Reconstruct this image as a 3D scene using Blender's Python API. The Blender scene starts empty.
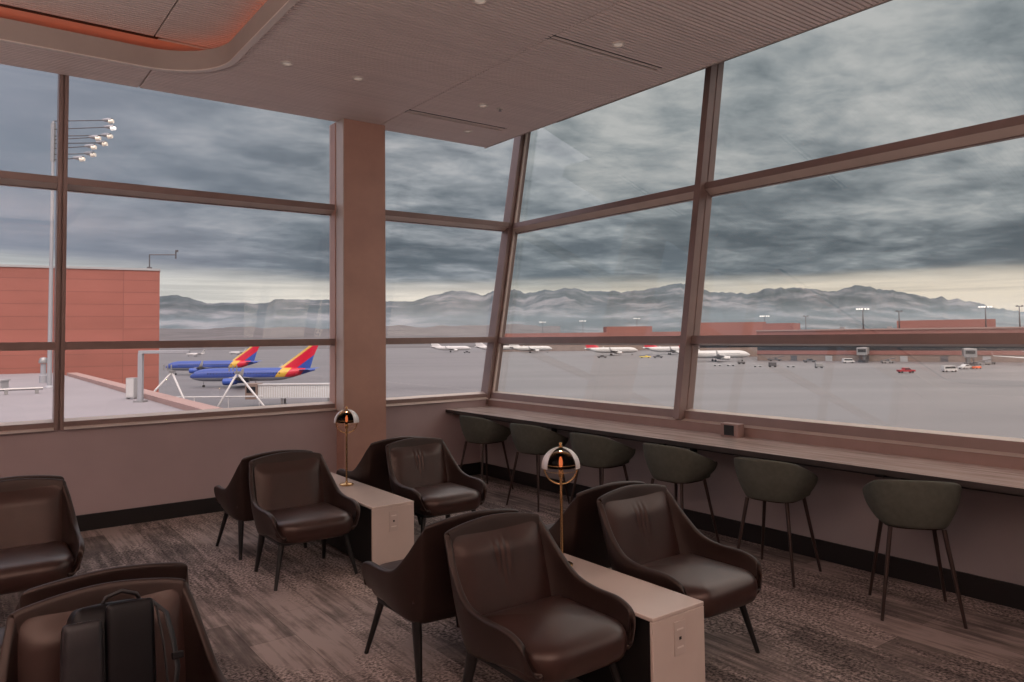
import bpy, math, random
from mathutils import Vector, Matrix
random.seed(7)
sc = bpy.context.scene
col = sc.collection
R = math.radians
PI = math.pi

# ------------------------------------------------------------------ helpers
def lin(c):
    c /= 255.0
    return c / 12.92 if c <= 0.04045 else ((c + 0.055) / 1.055) ** 2.4
def rgb(r, g, b):
    return (lin(r), lin(g), lin(b), 1.0)

class NT:
    """small node-tree writer"""
    def __init__(s, tree):
        s.t = tree; tree.nodes.clear()
    def n(s, kind, **kw):
        nd = s.t.nodes.new(kind)
        for k, v in kw.items():
            if k in ('inp',):
                for i, val in v.items(): nd.inputs[i].default_value = val
            else: setattr(nd, k, v)
        return nd
    def l(s, a, b): s.t.links.new(a, b)
    def ramp(s, fac, stops, interp='LINEAR'):
        nd = s.t.nodes.new('ShaderNodeValToRGB'); cr = nd.color_ramp; cr.interpolation = interp
        while len(cr.elements) > 1: cr.elements.remove(cr.elements[-1])
        cr.elements[0].position, cr.elements[0].color = stops[0]
        for p, c in stops[1:]:
            e = cr.elements.new(p); e.color = c
        s.l(fac, nd.inputs[0]); return nd.outputs[0]
    def mix(s, fac, a, b, blend='MIX'):
        nd = s.t.nodes.new('ShaderNodeMix'); nd.data_type = 'RGBA'; nd.blend_type = blend
        for src, i in ((fac, 0), (a, 6), (b, 7)):
            if hasattr(src, 'node'): s.l(src, nd.inputs[i])
            else: nd.inputs[i].default_value = src
        return nd.outputs[2]
    def math(s, op, a, b=0.0, c=0.0):
        nd = s.t.nodes.new('ShaderNodeMath'); nd.operation = op
        for i, src in enumerate((a, b, c)):
            if hasattr(src, 'node'): s.l(src, nd.inputs[i])
            else: nd.inputs[i].default_value = src
        return nd.outputs[0]
    def noise(s, vec, scale, detail=4, rough=.55, dist=0.0):
        nd = s.t.nodes.new('ShaderNodeTexNoise')
        nd.inputs['Scale'].default_value = scale; nd.inputs['Detail'].default_value = detail
        nd.inputs['Roughness'].default_value = rough; nd.inputs['Distortion'].default_value = dist
        if vec is not None: s.l(vec, nd.inputs['Vector'])
        return nd.outputs['Fac']
    def mapping(s, vec, scale=(1, 1, 1), rot=(0, 0, 0), loc=(0, 0, 0)):
        nd = s.t.nodes.new('ShaderNodeMapping')
        nd.inputs['Scale'].default_value = scale; nd.inputs['Rotation'].default_value = rot; nd.inputs['Location'].default_value = loc
        s.l(vec, nd.inputs['Vector']); return nd.outputs[0]
    def obj(s): return s.t.nodes.new('ShaderNodeTexCoord').outputs['Object']

def grey(v): return (v, v, v, 1.0)

def material(name, color, rough=.5, metal=0.0, var=.12, scale=6.0, bump=0.0, bscale=120.0, spec=.5, stretch=(1, 1, 1), coat=0.0, emit=None, estr=0.0, tint=None):
    m = bpy.data.materials.new(name); m.use_nodes = True
    t = NT(m.node_tree)
    out = t.n('ShaderNodeOutputMaterial'); b = t.n('ShaderNodeBsdfPrincipled')
    t.l(b.outputs[0], out.inputs[0])
    b.inputs['Roughness'].default_value = rough; b.inputs['Metallic'].default_value = metal
    b.inputs['Specular IOR Level'].default_value = spec; b.inputs['Coat Weight'].default_value = coat
    if tint: b.inputs['Specular Tint'].default_value = tint
    v = t.mapping(t.obj(), stretch)
    if var > 0:
        f = t.noise(v, scale)
        dark = tuple(c * (1 - var) for c in color[:3]) + (1,); lite = tuple(min(1, c * (1 + var)) for c in color[:3]) + (1,)
        t.l(t.ramp(f, [(.3, dark), (.7, lite)]), b.inputs['Base Color'])
    else: b.inputs['Base Color'].default_value = color
    if bump > 0:
        bp = t.n('ShaderNodeBump'); bp.inputs['Strength'].default_value = bump; bp.inputs['Distance'].default_value = .002
        t.l(t.noise(v, bscale, 3), bp.inputs['Height']); t.l(bp.outputs[0], b.inputs['Normal'])
    if emit:
        b.inputs['Emission Color'].default_value = emit; b.inputs['Emission Strength'].default_value = estr
    return m

class MB:
    """collects shapes and links them as ONE mesh object"""
    def __init__(s): s.v = []; s.f = []; s.mi = []; s.m = 0
    def add(s, vs, fs):
        o = len(s.v); s.v += [tuple(p) for p in vs]
        s.f += [tuple(i + o for i in f) for f in fs]; s.mi += [s.m] * len(fs)
    def box(s, c, d, rz=0.0, M=None):
        x, y, z = d[0] / 2, d[1] / 2, d[2] / 2
        vs = [Vector((a * x, b * y, e * z)) for a in (-1, 1) for b in (-1, 1) for e in (-1, 1)]
        ca, sa = math.cos(rz), math.sin(rz)
        if M is not None: vs = [M @ p for p in vs]
        vs = [(c[0] + p.x * ca - p.y * sa, c[1] + p.x * sa + p.y * ca, c[2] + p.z) for p in vs]
        s.add(vs, [(0, 1, 3, 2), (4, 6, 7, 5), (0, 4, 5, 1), (2, 3, 7, 6), (0, 2, 6, 4), (1, 5, 7, 3)])
    def span(s, a, b):
        s.box([(a[i] + b[i]) / 2 for i in range(3)], [abs(b[i] - a[i]) for i in range(3)])
    def tube(s, pts, rs, n=12, cap=True, flat=1.0):
        pts = [Vector(p) for p in pts]
        if not hasattr(rs, '__len__'): rs = [rs] * len(pts)
        rings = []; vs = []; fs = []
        prev = None
        for i, p in enumerate(pts):
            d = (pts[min(i + 1, len(pts) - 1)] - pts[max(i - 1, 0)]).normalized()
            if prev is None:
                a = Vector((0, 0, 1)) if abs(d.z) < .9 else Vector((1, 0, 0))
                u = d.cross(a).normalized()
            else: u = (prev - d * prev.dot(d)).normalized()
            prev = u; w = d.cross(u)
            for k in range(n):
                an = 2 * PI * k / n
                vs.append(p + (u * math.cos(an) + w * math.sin(an) * flat) * rs[i])
        for i in range(len(pts) - 1):
            for k in range(n):
                a = i * n + k; b = i * n + (k + 1) % n
                fs.append((a, b, b + n, a + n))
        if cap:
            fs.append(tuple(reversed(range(n)))); fs.append(tuple((len(pts) - 1) * n + k for k in range(n)))
        s.add(vs, fs)
    def loop(s, pts, r, n=8):
        """closed tube"""
        pts = [Vector(p) for p in pts]; N = len(pts); vs = []; fs = []
        cen = sum(pts, Vector()) / N
        for i, p in enumerate(pts):
            d = (pts[(i + 1) % N] - pts[i - 1]).normalized()
            u = (p - cen); u = (u - d * u.dot(d)).normalized(); w = d.cross(u)
            for k in range(n):
                an = 2 * PI * k / n
                vs.append(p + (u * math.cos(an) + w * math.sin(an)) * r)
        for i in range(N):
            for k in range(n):
                a = i * n + k; b = i * n + (k + 1) % n; j = ((i + 1) % N) * n
                fs.append((a, b, j + (k + 1) % n, j + k))
        s.add(vs, fs)
    def lathe(s, prof, c=(0, 0, 0), n=32, axis='z', a0=0.0, a1=2 * PI):
        full = abs(a1 - a0 - 2 * PI) < 1e-6
        m = n if full else n + 1; vs = []; fs = []
        for r, z in prof:
            for k in range(m):
                an = a0 + (a1 - a0) * k / n
                p = (r * math.cos(an), r * math.sin(an), z)
                if axis == 'x': p = (p[2], p[0], p[1])
                vs.append((p[0] + c[0], p[1] + c[1], p[2] + c[2]))
        for i in range(len(prof) - 1):
            for k in range(n):
                a = i * m + k; b = i * m + (k + 1) % m
                fs.append((a, b, b + m, a + m))
        if full:
            if prof[0][0] > 1e-6: fs.append(tuple(reversed(range(m))))
            if prof[-1][0] > 1e-6: fs.append(tuple((len(prof) - 1) * m + k for k in range(m)))
        s.add(vs, fs)
    def grid(s, rows, closed_u=False, closed_v=False):
        nu = len(rows); nv = len(rows[0]); vs = [p for r in rows for p in r]; fs = []
        for i in range(nu if closed_u else nu - 1):
            for j in range(nv if closed_v else nv - 1):
                a = i * nv + j; b = i * nv + (j + 1) % nv
                c = ((i + 1) % nu) * nv + (j + 1) % nv; d = ((i + 1) % nu) * nv + j
                fs.append((a, b, c, d))
        s.add(vs, fs)
    def prism(s, poly, z0, z1):
        n = len(poly); vs = [(x, y, z0) for x, y in poly] + [(x, y, z1) for x, y in poly]
        fs = [tuple(reversed(range(n))), tuple(range(n, 2 * n))] + [(i, (i + 1) % n, n + (i + 1) % n, n + i) for i in range(n)]
        s.add(vs, fs)
    def cushion(s, outline, prof, crown=0.0):
        """outline: closed plan polygon; prof: (inset, z) bottom to top"""
        N = len(outline)
        cx = sum(p[0] for p in outline) / N; cy = sum(p[1] for p in outline) / N
        nrm = []
        for i in range(N):
            dx = outline[(i + 1) % N][0] - outline[i - 1][0]; dy = outline[(i + 1) % N][1] - outline[i - 1][1]
            L = math.hypot(dx, dy) or 1; nrm.append((-dy / L, dx / L))
        rows = []
        zl = prof[0]
        for k in (.02, .4, .75): rows.append([(cx + (p[0] + n[0] * zl[0] - cx) * k, cy + (p[1] + n[1] * zl[0] - cy) * k, zl[1]) for p, n in zip(outline, nrm)])
        for ins, z in prof: rows.append([(p[0] + n[0] * ins, p[1] + n[1] * ins, z) for p, n in zip(outline, nrm)])
        zt = prof[-1]
        for k in (.85, .65, .4, .2, .02):
            rows.append([(cx + (p[0] + n[0] * zt[0] - cx) * k, cy + (p[1] + n[1] * zt[0] - cy) * k, zt[1] + crown * (1 - k * k)) for p, n in zip(outline, nrm)])
        s.grid(rows, closed_v=True)
        o = len(s.v) - len(rows) * N
        s.f.append(tuple(o + k for k in reversed(range(N)))); s.mi.append(s.m)
        e = len(s.v) - N
        s.f.append(tuple(e + k for k in range(N))); s.mi.append(s.m)
    def build(s, name, mats, parent=None, smooth=False, bevel=0.0, sub=0, loc=None, rz=0.0, ang=None):
        me = bpy.data.meshes.new(name); me.from_pydata(s.v, [], s.f); me.update()
        o = bpy.data.objects.new(name, me); col.objects.link(o)
        for m in (mats if isinstance(mats, (list, tuple)) else [mats]): me.materials.append(m)
        me.polygons.foreach_set('material_index', s.mi)
        if smooth: me.polygons.foreach_set('use_smooth', [True] * len(me.polygons))
        if ang is not None: me.set_sharp_from_angle(angle=R(ang))
        if bevel:
            b = o.modifiers.new('bevel', 'BEVEL'); b.width = bevel; b.segments = 2; b.limit_method = 'ANGLE'
        if sub:
            b = o.modifiers.new('sub', 'SUBSURF'); b.levels = sub; b.render_levels = sub
        if parent is not None: o.parent = parent
        if loc is not None: o.location = loc
        o.rotation_euler.z = rz
        return o

def tag(o, label=None, cat=None, group=None, kind=None):
    if label: o['label'] = label
    if cat: o['category'] = cat
    if group: o['group'] = group
    if kind: o['kind'] = kind
    return o
def thing(name, label, cat, loc=(0, 0, 0), rz=0.0, group=None):
    o = bpy.data.objects.new(name, None); col.objects.link(o)
    o.empty_display_size = .1
    o.location = loc; o.rotation_euler = (0, 0, rz)
    return tag(o, label, cat, group)
def struct(o, label=None, cat=None): return tag(o, label, cat, None, 'structure')
def dup(root, loc, rz, label, group=None):
    r = root.copy(); col.objects.link(r); r.location = loc; r.rotation_euler = (0, 0, rz)
    r['label'] = label
    if group: r['group'] = group
    for ch in list(root.children):
        c = ch.copy(); col.objects.link(c); c.parent = r
        for g in list(ch.children):
            d = g.copy(); col.objects.link(d); d.parent = c
    return r

# airfield frame: metres ahead of / to the right of the lounge corner view
FX, FY = math.cos(R(53.3)), math.sin(R(53.3))
YAW = R(53.3)
def site(d, l, z=-12.9): return Vector((FX * d + FY * l, FY * d - FX * l, z))
ACROSS = YAW - PI / 2          # rotation whose local +x runs to the right across the airfield
APRON = -12.9

# ------------------------------------------------------------------ materials
M = {}
M['wall'] = material('painted_wall', (.45, .355, .355, 1), .7, var=.04, scale=2, bump=.1, bscale=300)
M['wall_low'] = material('painted_lower_wall', (.36, .32, .325, 1), .75, var=.05, scale=2, bump=.1, bscale=300)
M['base'] = material('dark_baseboard', (.012, .010, .010, 1), .5, var=.1)
M['edge'] = material('dark_brown_edge_band', (.045, .035, .032, 1), .5, var=.1)
M['column'] = material('bronze_column_cladding', (.54, .33, .265, 1), .36, metal=.2, var=.08, scale=3)
M['frame'] = material('bronze_anodised_frame', (.29, .205, .185, 1), .36, metal=.2, var=.08, scale=4)
M['upstand'] = material('reddish_bronze_upstand', (.36, .245, .22, 1), .4, metal=.15, var=.06)
M['frame_lit'] = material('lit_pale_bronze_stop', (.62, .52, .46, 1), .4, metal=.2, var=.05)  # pale anodised stop, made paler still with window light put into the colour
M['slat'] = material('taupe_ceiling_slat', (.78, .67, .635, 1), .55, var=.06, scale=3, stretch=(.2, 8, 1))
M['gap'] = material('dark_ceiling_backing', (.10, .072, .06, 1), .9, var=.05)
M['fascia'] = material('taupe_cove_fascia', (.40, .33, .295, 1), .55, var=.03)
M['rim'] = material('pale_cove_rim', (.75, .66, .6, 1), .4, var=.03)
M['slot'] = material('black_slot_diffuser', (.01, .009, .009, 1), .6, var=.05)
M['plaster'] = material('cove_plaster', (.70, .50, .42, 1), .7, var=.03)
M['led'] = material('orange_cove_led', (.8, .3, .12, 1), .5, var=0, emit=(1, .20, .05, 1), estr=.85)
M['fixture'] = material('pale_downlight_trim', (.75, .68, .62, 1), .4, var=.03)
M['lens'] = material('downlight_lens', (.8, .75, .7, 1), .3, var=0, emit=(1, .86, .74, 1), estr=.16)
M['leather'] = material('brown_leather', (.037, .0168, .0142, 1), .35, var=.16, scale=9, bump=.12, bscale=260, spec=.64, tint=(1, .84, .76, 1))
M['leather_out'] = material('shaded_brown_leather', (.023, .0125, .0108, 1), .42, var=.14, scale=9, bump=.12, bscale=260, spec=.55, tint=(1, .84, .76, 1))  # same leather as the cushions, with the shells' shade put into the colour
M['leg'] = material('black_chair_leg', (.012, .011, .011, 1), .4, var=.1)
M['stool'] = material('grey_green_upholstery', (.105, .112, .092, 1), .8, var=.1, scale=30, bump=.3, bscale=500, spec=.25)
M['stool_leg'] = material('dark_bronze_leg', (.045, .028, .024, 1), .4, metal=.3, var=.1)
M['cream'] = material('cream_solid_surface', (.62, .52, .46, 1), .22, var=.04, scale=3, spec=.5)
M['black_panel'] = material('black_side_panel', (.012, .011, .011, 1), .45, var=.1)
M['outlet'] = material('cream_outlet_plate', (.55, .46, .41, 1), .35, var=.02)
M['hole'] = material('black_socket', (.01, .01, .01, 1), .4, var=0)
M['brass'] = material('brushed_brass', (.72, .46, .22, 1), .26, metal=1.0, var=.06, scale=20)
M['chrome'] = material('polished_pale_metal', (.85, .82, .80, 1), .38, metal=.35, var=.03)
M['bulb'] = material('glowing_filament', (1, .5, .2, 1), .4, var=0, emit=(1, .33, .11, 1), estr=9)
M['bag'] = material('black_leather_bag', (.006, .005, .006, 1), .4, var=.2, scale=12, bump=.2, bscale=200, spec=.25)
M['bag_panel'] = material('charcoal_nylon_panel', (.022, .019, .021, 1), .32, var=.2, scale=14, bump=.2, bscale=300, spec=.35)
M['bag_strap'] = material('black_webbing', (.022, .020, .021, 1), .5, var=.1)
M['bridge_white'] = material('bluish_white_cladding', (.56, .60, .63, 1), .4, var=.05)
M['steel'] = material('grey_steel', (.28, .28, .29, 1), .35, metal=.6, var=.08)
M['white_paint'] = material('white_paint', (.44, .44, .45, 1), .35, var=.05, scale=1)
M['pale_grey'] = material('pale_grey_paint', (.30, .305, .32, 1), .4, var=.06, scale=.6)
M['galv'] = material('galvanised_mast', (.28, .29, .32, 1), .45, metal=.2, var=.05, scale=.4)
M['dark_metal'] = material('dark_grey_metal', (.07, .07, .08, 1), .5, var=.1)
M['tyre'] = material('black_rubber', (.015, .015, .016, 1), .8, var=.1)
M['red_paint'] = material('crimson_paint', (.26, .010, .022, 1), .35, var=.05)
M['tail_red'] = material('signal_red_paint', (.45, .012, .028, 1), .3, var=.04)
M['orange_paint'] = material('orange_paint', (.75, .13, .04, 1), .35, var=.05)
M['yellow_paint'] = material('yellow_paint', (.65, .50, .05, 1), .35, var=.05)
M['window_dark'] = material('dark_glass', (.02, .024, .03, 1), .15, var=.1)
M['terminal_red'] = material('terracotta_cladding', (.215, .092, .080, 1), .75, var=.10, scale=.05)  # saturation lowered: distance haze put into the colour
M['terminal_tan'] = material('tan_blockwork', (.19, .145, .128, 1), .8, var=.12, scale=.2)
M['roof_gravel'] = material('pale_roof_membrane', (.215, .20, .218, 1), .8, var=.06, scale=.15)
M['roof_curb'] = material('pink_parapet_cap', (.28, .185, .17, 1), .7, var=.05, scale=.3)
M['flood'] = material('floodlight_lens', (.9, .85, .75, 1), .3, var=0, emit=(1, .86, .6, 1), estr=.04)
M['lamp_white'] = material('bright_flood_lens', (.9, .9, .9, 1), .3, var=0, emit=(1, .96, .9, 1), estr=.5)

def glass_material(name, tint, ior=1.5):
    m = bpy.data.materials.new(name); m.use_nodes = True; t = NT(m.node_tree)
    out = t.n('ShaderNodeOutputMaterial'); mx = t.n('ShaderNodeMixShader')
    tr = t.n('ShaderNodeBsdfTransparent'); tr.inputs[0].default_value = tint
    gl = t.n('ShaderNodeBsdfGlossy'); gl.inputs['Roughness'].default_value = 0.0; gl.inputs[0].default_value = (.95, .97, .97, 1)
    lw = t.n('ShaderNodeLayerWeight'); lw.inputs[0].default_value = .5
    f0 = ((ior - 1) / (ior + 1)) ** 2
    fac = t.math('MULTIPLY_ADD', t.math('POWER', lw.outputs['Facing'], 5.0), 1 - f0, f0)
    t.l(fac, mx.inputs[0]); t.l(tr.outputs[0], mx.inputs[1]); t.l(gl.outputs[0], mx.inputs[2]); t.l(mx.outputs[0], out.inputs[0])
    return m
M['glass_l'] = glass_material('clear_window_glass', (.975, .98, .985, 1), 1.35)
M['glass_r'] = glass_material('green_tinted_window_glass', (.965, .98, .965, 1), 1.5)
M['smoke'] = glass_material('smoked_lamp_glass', (.26, .215, .21, 1), 1.18)

def carpet_material():
    m = bpy.data.materials.new('plank_carpet'); m.use_nodes = True; t = NT(m.node_tree)
    out = t.n('ShaderNodeOutputMaterial'); b = t.n('ShaderNodeBsdfPrincipled'); t.l(b.outputs[0], out.inputs[0])
    b.inputs['Roughness'].default_value = .92; b.inputs['Specular IOR Level'].default_value = .15
    o = t.obj()
    v = t.mapping(o, rot=(0, 0, R(90)))
    br = t.n('ShaderNodeTexBrick'); t.l(v, br.inputs['Vector'])
    br.inputs['Scale'].default_value = 1.0; br.inputs['Brick Width'].default_value = 1.0; br.inputs['Row Height'].default_value = .25
    br.inputs['Mortar Size'].default_value = .0015; br.inputs['Color1'].default_value = grey(.35); br.inputs['Color2'].default_value = grey(1.0); br.inputs['Mortar'].default_value = grey(.3)
    br.offset = .37
    patch = t.noise(t.mapping(o, (1.5, .8, 1)), 1.1, 4, .6, .4)
    streak = t.noise(t.mapping(o, (26, 1.6, 1)), 1.0, 5, .65)
    speck = t.noise(o, 62, 2, .6)
    mid = t.noise(t.mapping(o, (7, 3.0, 1)), 1.0, 4, .6)
    # colour from plank tone + streaks
    k = t.math('MULTIPLY_ADD', streak, .75, t.math('MULTIPLY', mid, .55))
    k = t.math('MULTIPLY_ADD', br.outputs['Color'], .34, k)
    base = t.ramp(k, [(.55, (.052, .042, .040, 1)), (.80, (.16, .13, .12, 1)), (1.08, (.36, .29, .265, 1))])
    sp = t.ramp(speck, [(.38, grey(.28)), (.50, grey(.95)), (.64, grey(1.65))])
    msk = t.ramp(patch, [(.42, grey(0)), (.52, grey(1))])
    msk = t.math('MULTIPLY', msk, .95)
    c = t.mix(msk, base, t.mix(1.0, base, sp, 'MULTIPLY'))
    t.l(c, b.inputs['Base Color'])
    bp = t.n('ShaderNodeBump'); bp.inputs['Strength'].default_value = .35; bp.inputs['Distance'].default_value = .004
    t.l(t.noise(o, 170, 2), bp.inputs['Height']); t.l(bp.outputs[0], b.inputs['Normal'])
    return m
M['carpet'] = carpet_material()

def counter_material():
    m = bpy.data.materials.new('pale_wood_laminate'); m.use_nodes = True; t = NT(m.node_tree)
    out = t.n('ShaderNodeOutputMaterial'); b = t.n('ShaderNodeBsdfPrincipled'); t.l(b.outputs[0], out.inputs[0])
    b.inputs['Roughness'].default_value = .14
    f = t.noise(t.mapping(t.obj(), (22, 1.6, 1)), 1.0, 5, .6, .5)
    t.l(t.ramp(f, [(.3, (.42, .335, .30, 1)), (.5, (.62, .52, .475, 1)), (.72, (.76, .68, .63, 1))]), b.inputs['Base Color'])
    return m
M['counter'] = counter_material()

def apron_material():
    m = bpy.data.materials.new('wet_concrete_apron'); m.use_nodes = True; t = NT(m.node_tree)
    out = t.n('ShaderNodeOutputMaterial'); b = t.n('ShaderNodeBsdfPrincipled'); t.l(b.outputs[0], out.inputs[0])
    b.inputs['Roughness'].default_value = .55
    o = t.mapping(t.obj(), rot=(0, 0, -ACROSS))
    f = t.noise(t.mapping(o, (.004, .05, 1)), 1.0, 5, .6)
    g = t.noise(t.mapping(o, (.02, .02, 1)), 1.0, 4, .6)
    k = t.math('MULTIPLY_ADD', f, .65, t.math('MULTIPLY', g, .35))
    c = t.ramp(k, [(.36, (.090, .085, .092, 1)), (.5, (.112, .106, .114, 1)), (.64, (.130, .124, .132, 1))])
    t.l(c, b.inputs['Base Color'])
    return m
M['apron'] = apron_material()
M['plain'] = material('winter_plain', (.085, .079, .084, 1), .9, var=.35, scale=.004)

def red_wall_material():
    m = bpy.data.materials.new('red_panel_cladding'); m.use_nodes = True; t = NT(m.node_tree)
    out = t.n('ShaderNodeOutputMaterial'); b = t.n('ShaderNodeBsdfPrincipled'); t.l(b.outputs[0], out.inputs[0])
    b.inputs['Roughness'].default_value = .7
    v = t.mapping(t.obj(), rot=(R(90), 0, 0))
    br = t.n('ShaderNodeTexBrick'); t.l(v, br.inputs['Vector'])
    br.offset = 0.0
    br.inputs['Scale'].default_value = 1.0; br.inputs['Brick Width'].default_value = 9.2; br.inputs['Row Height'].default_value = 2.05
    br.inputs['Mortar Size'].default_value = .045; br.inputs['Mortar Smooth'].default_value = .3
    br.inputs['Color1'].default_value = (.245, .082, .064, 1); br.inputs['Color2'].default_value = (.275, .094, .074, 1); br.inputs['Mortar'].default_value = (.155, .050, .040, 1)
    n = t.noise(t.mapping(t.obj(), (.08, .08, .25)), 1.0, 4)
    c = t.mix(1.0, br.outputs['Color'], t.ramp(n, [(.3, grey(.86)), (.7, grey(1.1))]), 'MULTIPLY')
    t.l(c, b.inputs['Base Color'])
    return m
M['red_wall'] = red_wall_material()

def mountain_material():
    m = bpy.data.materials.new('snowy_mountain_rock'); m.use_nodes = True; t = NT(m.node_tree)
    out = t.n('ShaderNodeOutputMaterial'); b = t.n('ShaderNodeBsdfPrincipled'); t.l(b.outputs[0], out.inputs[0])
    b.inputs['Roughness'].default_value = .95; b.inputs['Specular IOR Level'].default_value = .1
    f = t.noise(t.mapping(t.obj(), (.0011, .0011, .0028)), 1.0, 7, .65)
    c = t.ramp(f, [(.38, (.036, .048, .054, 1)), (.50, (.062, .073, .082, 1)), (.63, (.16, .165, .18, 1))])
    t.l(c, b.inputs['Base Color'])
    return m
M['mountain'] = mountain_material()

def livery_fuselage():
    """blue body, pale belly, golden and red sweep towards the tail (local x runs nose -> tail)"""
    m = bpy.data.materials.new('blue_livery'); m.use_nodes = True; t = NT(m.node_tree)
    out = t.n('ShaderNodeOutputMaterial'); b = t.n('ShaderNodeBsdfPrincipled'); t.l(b.outputs[0], out.inputs[0])
    b.inputs['Roughness'].default_value = .3
    sp = t.n('ShaderNodeSeparateXYZ'); t.l(t.obj(), sp.inputs[0])
    x, z = sp.outputs[0], sp.outputs[2]
    q = t.math('MULTIPLY_ADD', z, -.75, x)         # slanted bands
    q = t.math('DIVIDE', q, 38.0)
    body = t.ramp(q, [(0.0, (.030, .062, .26, 1)), (.63, (.50, .31, .045, 1)), (.705, (.44, .012, .035, 1)), (.82, (.03, .07, .30, 1))], 'CONSTANT')
    belly = t.math('LESS_THAN', z, 2.9)
    c = t.mix(belly, body, (.24, .26, .31, 1))
    t.l(c, b.inputs['Base Color'])
    return m
def livery_fin():
    m = bpy.data.materials.new('red_fin_livery'); m.use_nodes = True; t = NT(m.node_tree)
    out = t.n('ShaderNodeOutputMaterial'); b = t.n('ShaderNodeBsdfPrincipled'); t.l(b.outputs[0], out.inputs[0])
    b.inputs['Roughness'].default_value = .3
    sp = t.n('ShaderNodeSeparateXYZ'); t.l(t.obj(), sp.inputs[0])
    # distance behind the swept leading edge
    d = t.math('SUBTRACT', sp.outputs[0], t.math('MULTIPLY_ADD', sp.outputs[2], 1.35, 19.7))
    d = t.math('DIVIDE', d, 8.0)
    c = t.ramp(d, [(0.0, (.50, .32, .08, 1)), (.13, (.46, .010, .035, 1)), (.66, (.03, .07, .30, 1))], 'CONSTANT')
    t.l(c, b.inputs['Base Color'])
    return m
M['liv_body'] = livery_fuselage(); M['liv_fin'] = livery_fin()
M['liv_blue'] = material('deep_blue_paint', (.03, .075, .33, 1), .3, var=.04)

# ------------------------------------------------------------------ camera
cam_d = bpy.data.cameras.new('camera'); cam = bpy.data.objects.new('camera', cam_d); col.objects.link(cam)
F = 745.6; PITCH = R(2.5); ROLL = R(.63)
fw = Vector((FX * math.cos(PITCH), FY * math.cos(PITCH), math.sin(PITCH)))
rt0 = Vector((FY, -FX, 0)); up0 = rt0.cross(fw)
rt = rt0 * math.cos(ROLL) - up0 * math.sin(ROLL); up = rt.cross(fw)
cam.matrix_world = Matrix(((rt.x, up.x, -fw.x, 0), (rt.y, up.y, -fw.y, 0), (rt.z, up.z, -fw.z, 1.6), (0, 0, 0, 1)))
cam_d.sensor_width = 36.0; cam_d.lens = F * 36.0 / 1024.0
ppy = 336 - F * math.tan(PITCH)
cam_d.shift_y = -(341.0 - ppy) / 1024.0
cam_d.clip_start = .05; cam_d.clip_end = 80000
sc.camera = cam

# ------------------------------------------------------------------ room shell
YW = 7.266                     # inner face of the left window wall
LEAN = .172                    # right window wall leans outward
def rx(z): return 5.07 + LEAN * (z - .86)
CZ = 3.85
X0, Y0 = -6.0, -6.0
b = MB(); b.span((X0, Y0, -.12), (5.3, YW + .15, 0)); struct(b.build('floor', M['carpet']), 'grey brown plank carpet covering the lounge floor', 'floor')
b = MB(); b.span((X0, YW, 0), (5.05, YW + .15, .86)); struct(b.build('wall_left', M['wall']), 'taupe painted wall under the left windows', 'wall')
b = MB(); b.span((4.93, Y0, 0), (5.08, YW, .742)); struct(b.build('wall_right', M['wall_low']), 'grey wall below the window counter', 'wall')
b = MB(); b.span((X0 - .15, Y0, 0), (X0, YW + .15, 4.6)); struct(b.build('wall_back', M['wall']))
b = MB(); b.span((X0, Y0 - .15, 0), (6.3, Y0, 4.6)); struct(b.build('wall_near', M['wall']))
b = MB(); b.span((X0, YW - .015, 0), (4.915, YW, .136)); struct(b.build('baseboard_left', M['base'], bevel=.003))
b = MB(); b.span((4.915, Y0, 0), (4.93, YW, .138)); struct(b.build('baseboard_right', M['base'], bevel=.003))
# column
b = MB(); b.span((3.151, 7.072, 0), (3.617, YW + .14, CZ)); b.span((3.133, YW - .005, .86), (3.151, YW + .14, CZ)); b.span((3.617, YW + .0, .86), (3.655, YW + .14, CZ))
struct(b.build('trim_1', M['column'], bevel=.004), 'bronze clad square column between the left windows', 'column')

b = MB(); b.span((3.143, 7.078, .86), (3.1515, YW + .10, CZ)); struct(b.build('trim_13', M['frame_lit']), 'added pale strip for window light on the left side of the bronze column', 'trim')  # added strip: window light on the column side put into its pale colour
# ---- ceiling slats (run along x), panel seams every 2.3 m, one raised cove with rounded corner
CUTX, CUTY, CR = 1.735, 6.615, .55
CX0, CY0 = -4.6, -3.5
EDGE = 5.03
SEAMS = [-5.62, -3.325, -1.028, 1.268, 3.564]
def cut_range(y):
    """x-range of the cove opening at this y"""
    if y <= CY0 or y >= CUTY: return None
    x1 = CUTX; x0 = CX0
    if y > CUTY - CR: x1 = CUTX - CR + math.sqrt(max(0, CR * CR - (y - (CUTY - CR)) ** 2)); x0 = CX0 + CR - math.sqrt(max(0, CR * CR - (y - (CUTY - CR)) ** 2))
    return x0, x1
b = MB()
pitch = .0405; y = Y0 + .01
slots = [(4.25, 3.57, 4.77), (6.495, 3.57, 4.76)]
while y < YW - .03:
    ym = y + .014
    segs = [(X0, EDGE)]
    cr = cut_range(y - .003)
    if cr: segs = [(X0, cr[0] - .012), (cr[1] + .012, EDGE)]
    xs = []
    for a, c in segs:
        cuts = [a] + [s for s in SEAMS if a < s < c] + [c]
        for i in range(len(cuts) - 1):
            xs.append((cuts[i] + (.006 if i else 0), cuts[i + 1] - (.006 if i < len(cuts) - 2 else 0)))
    for a, c in xs:
        blocked = [s for s in slots if abs(s[0] - ym) < .05 and a < s[1] + .1 < c]
        if blocked: a2 = blocked[0][2]; b.span((a2, y, CZ), (c, y + .028, CZ + .022)); continue
        b.span((a, y, CZ), (c, y + .028, CZ + .022))
    y += pitch
b.m = 1
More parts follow.
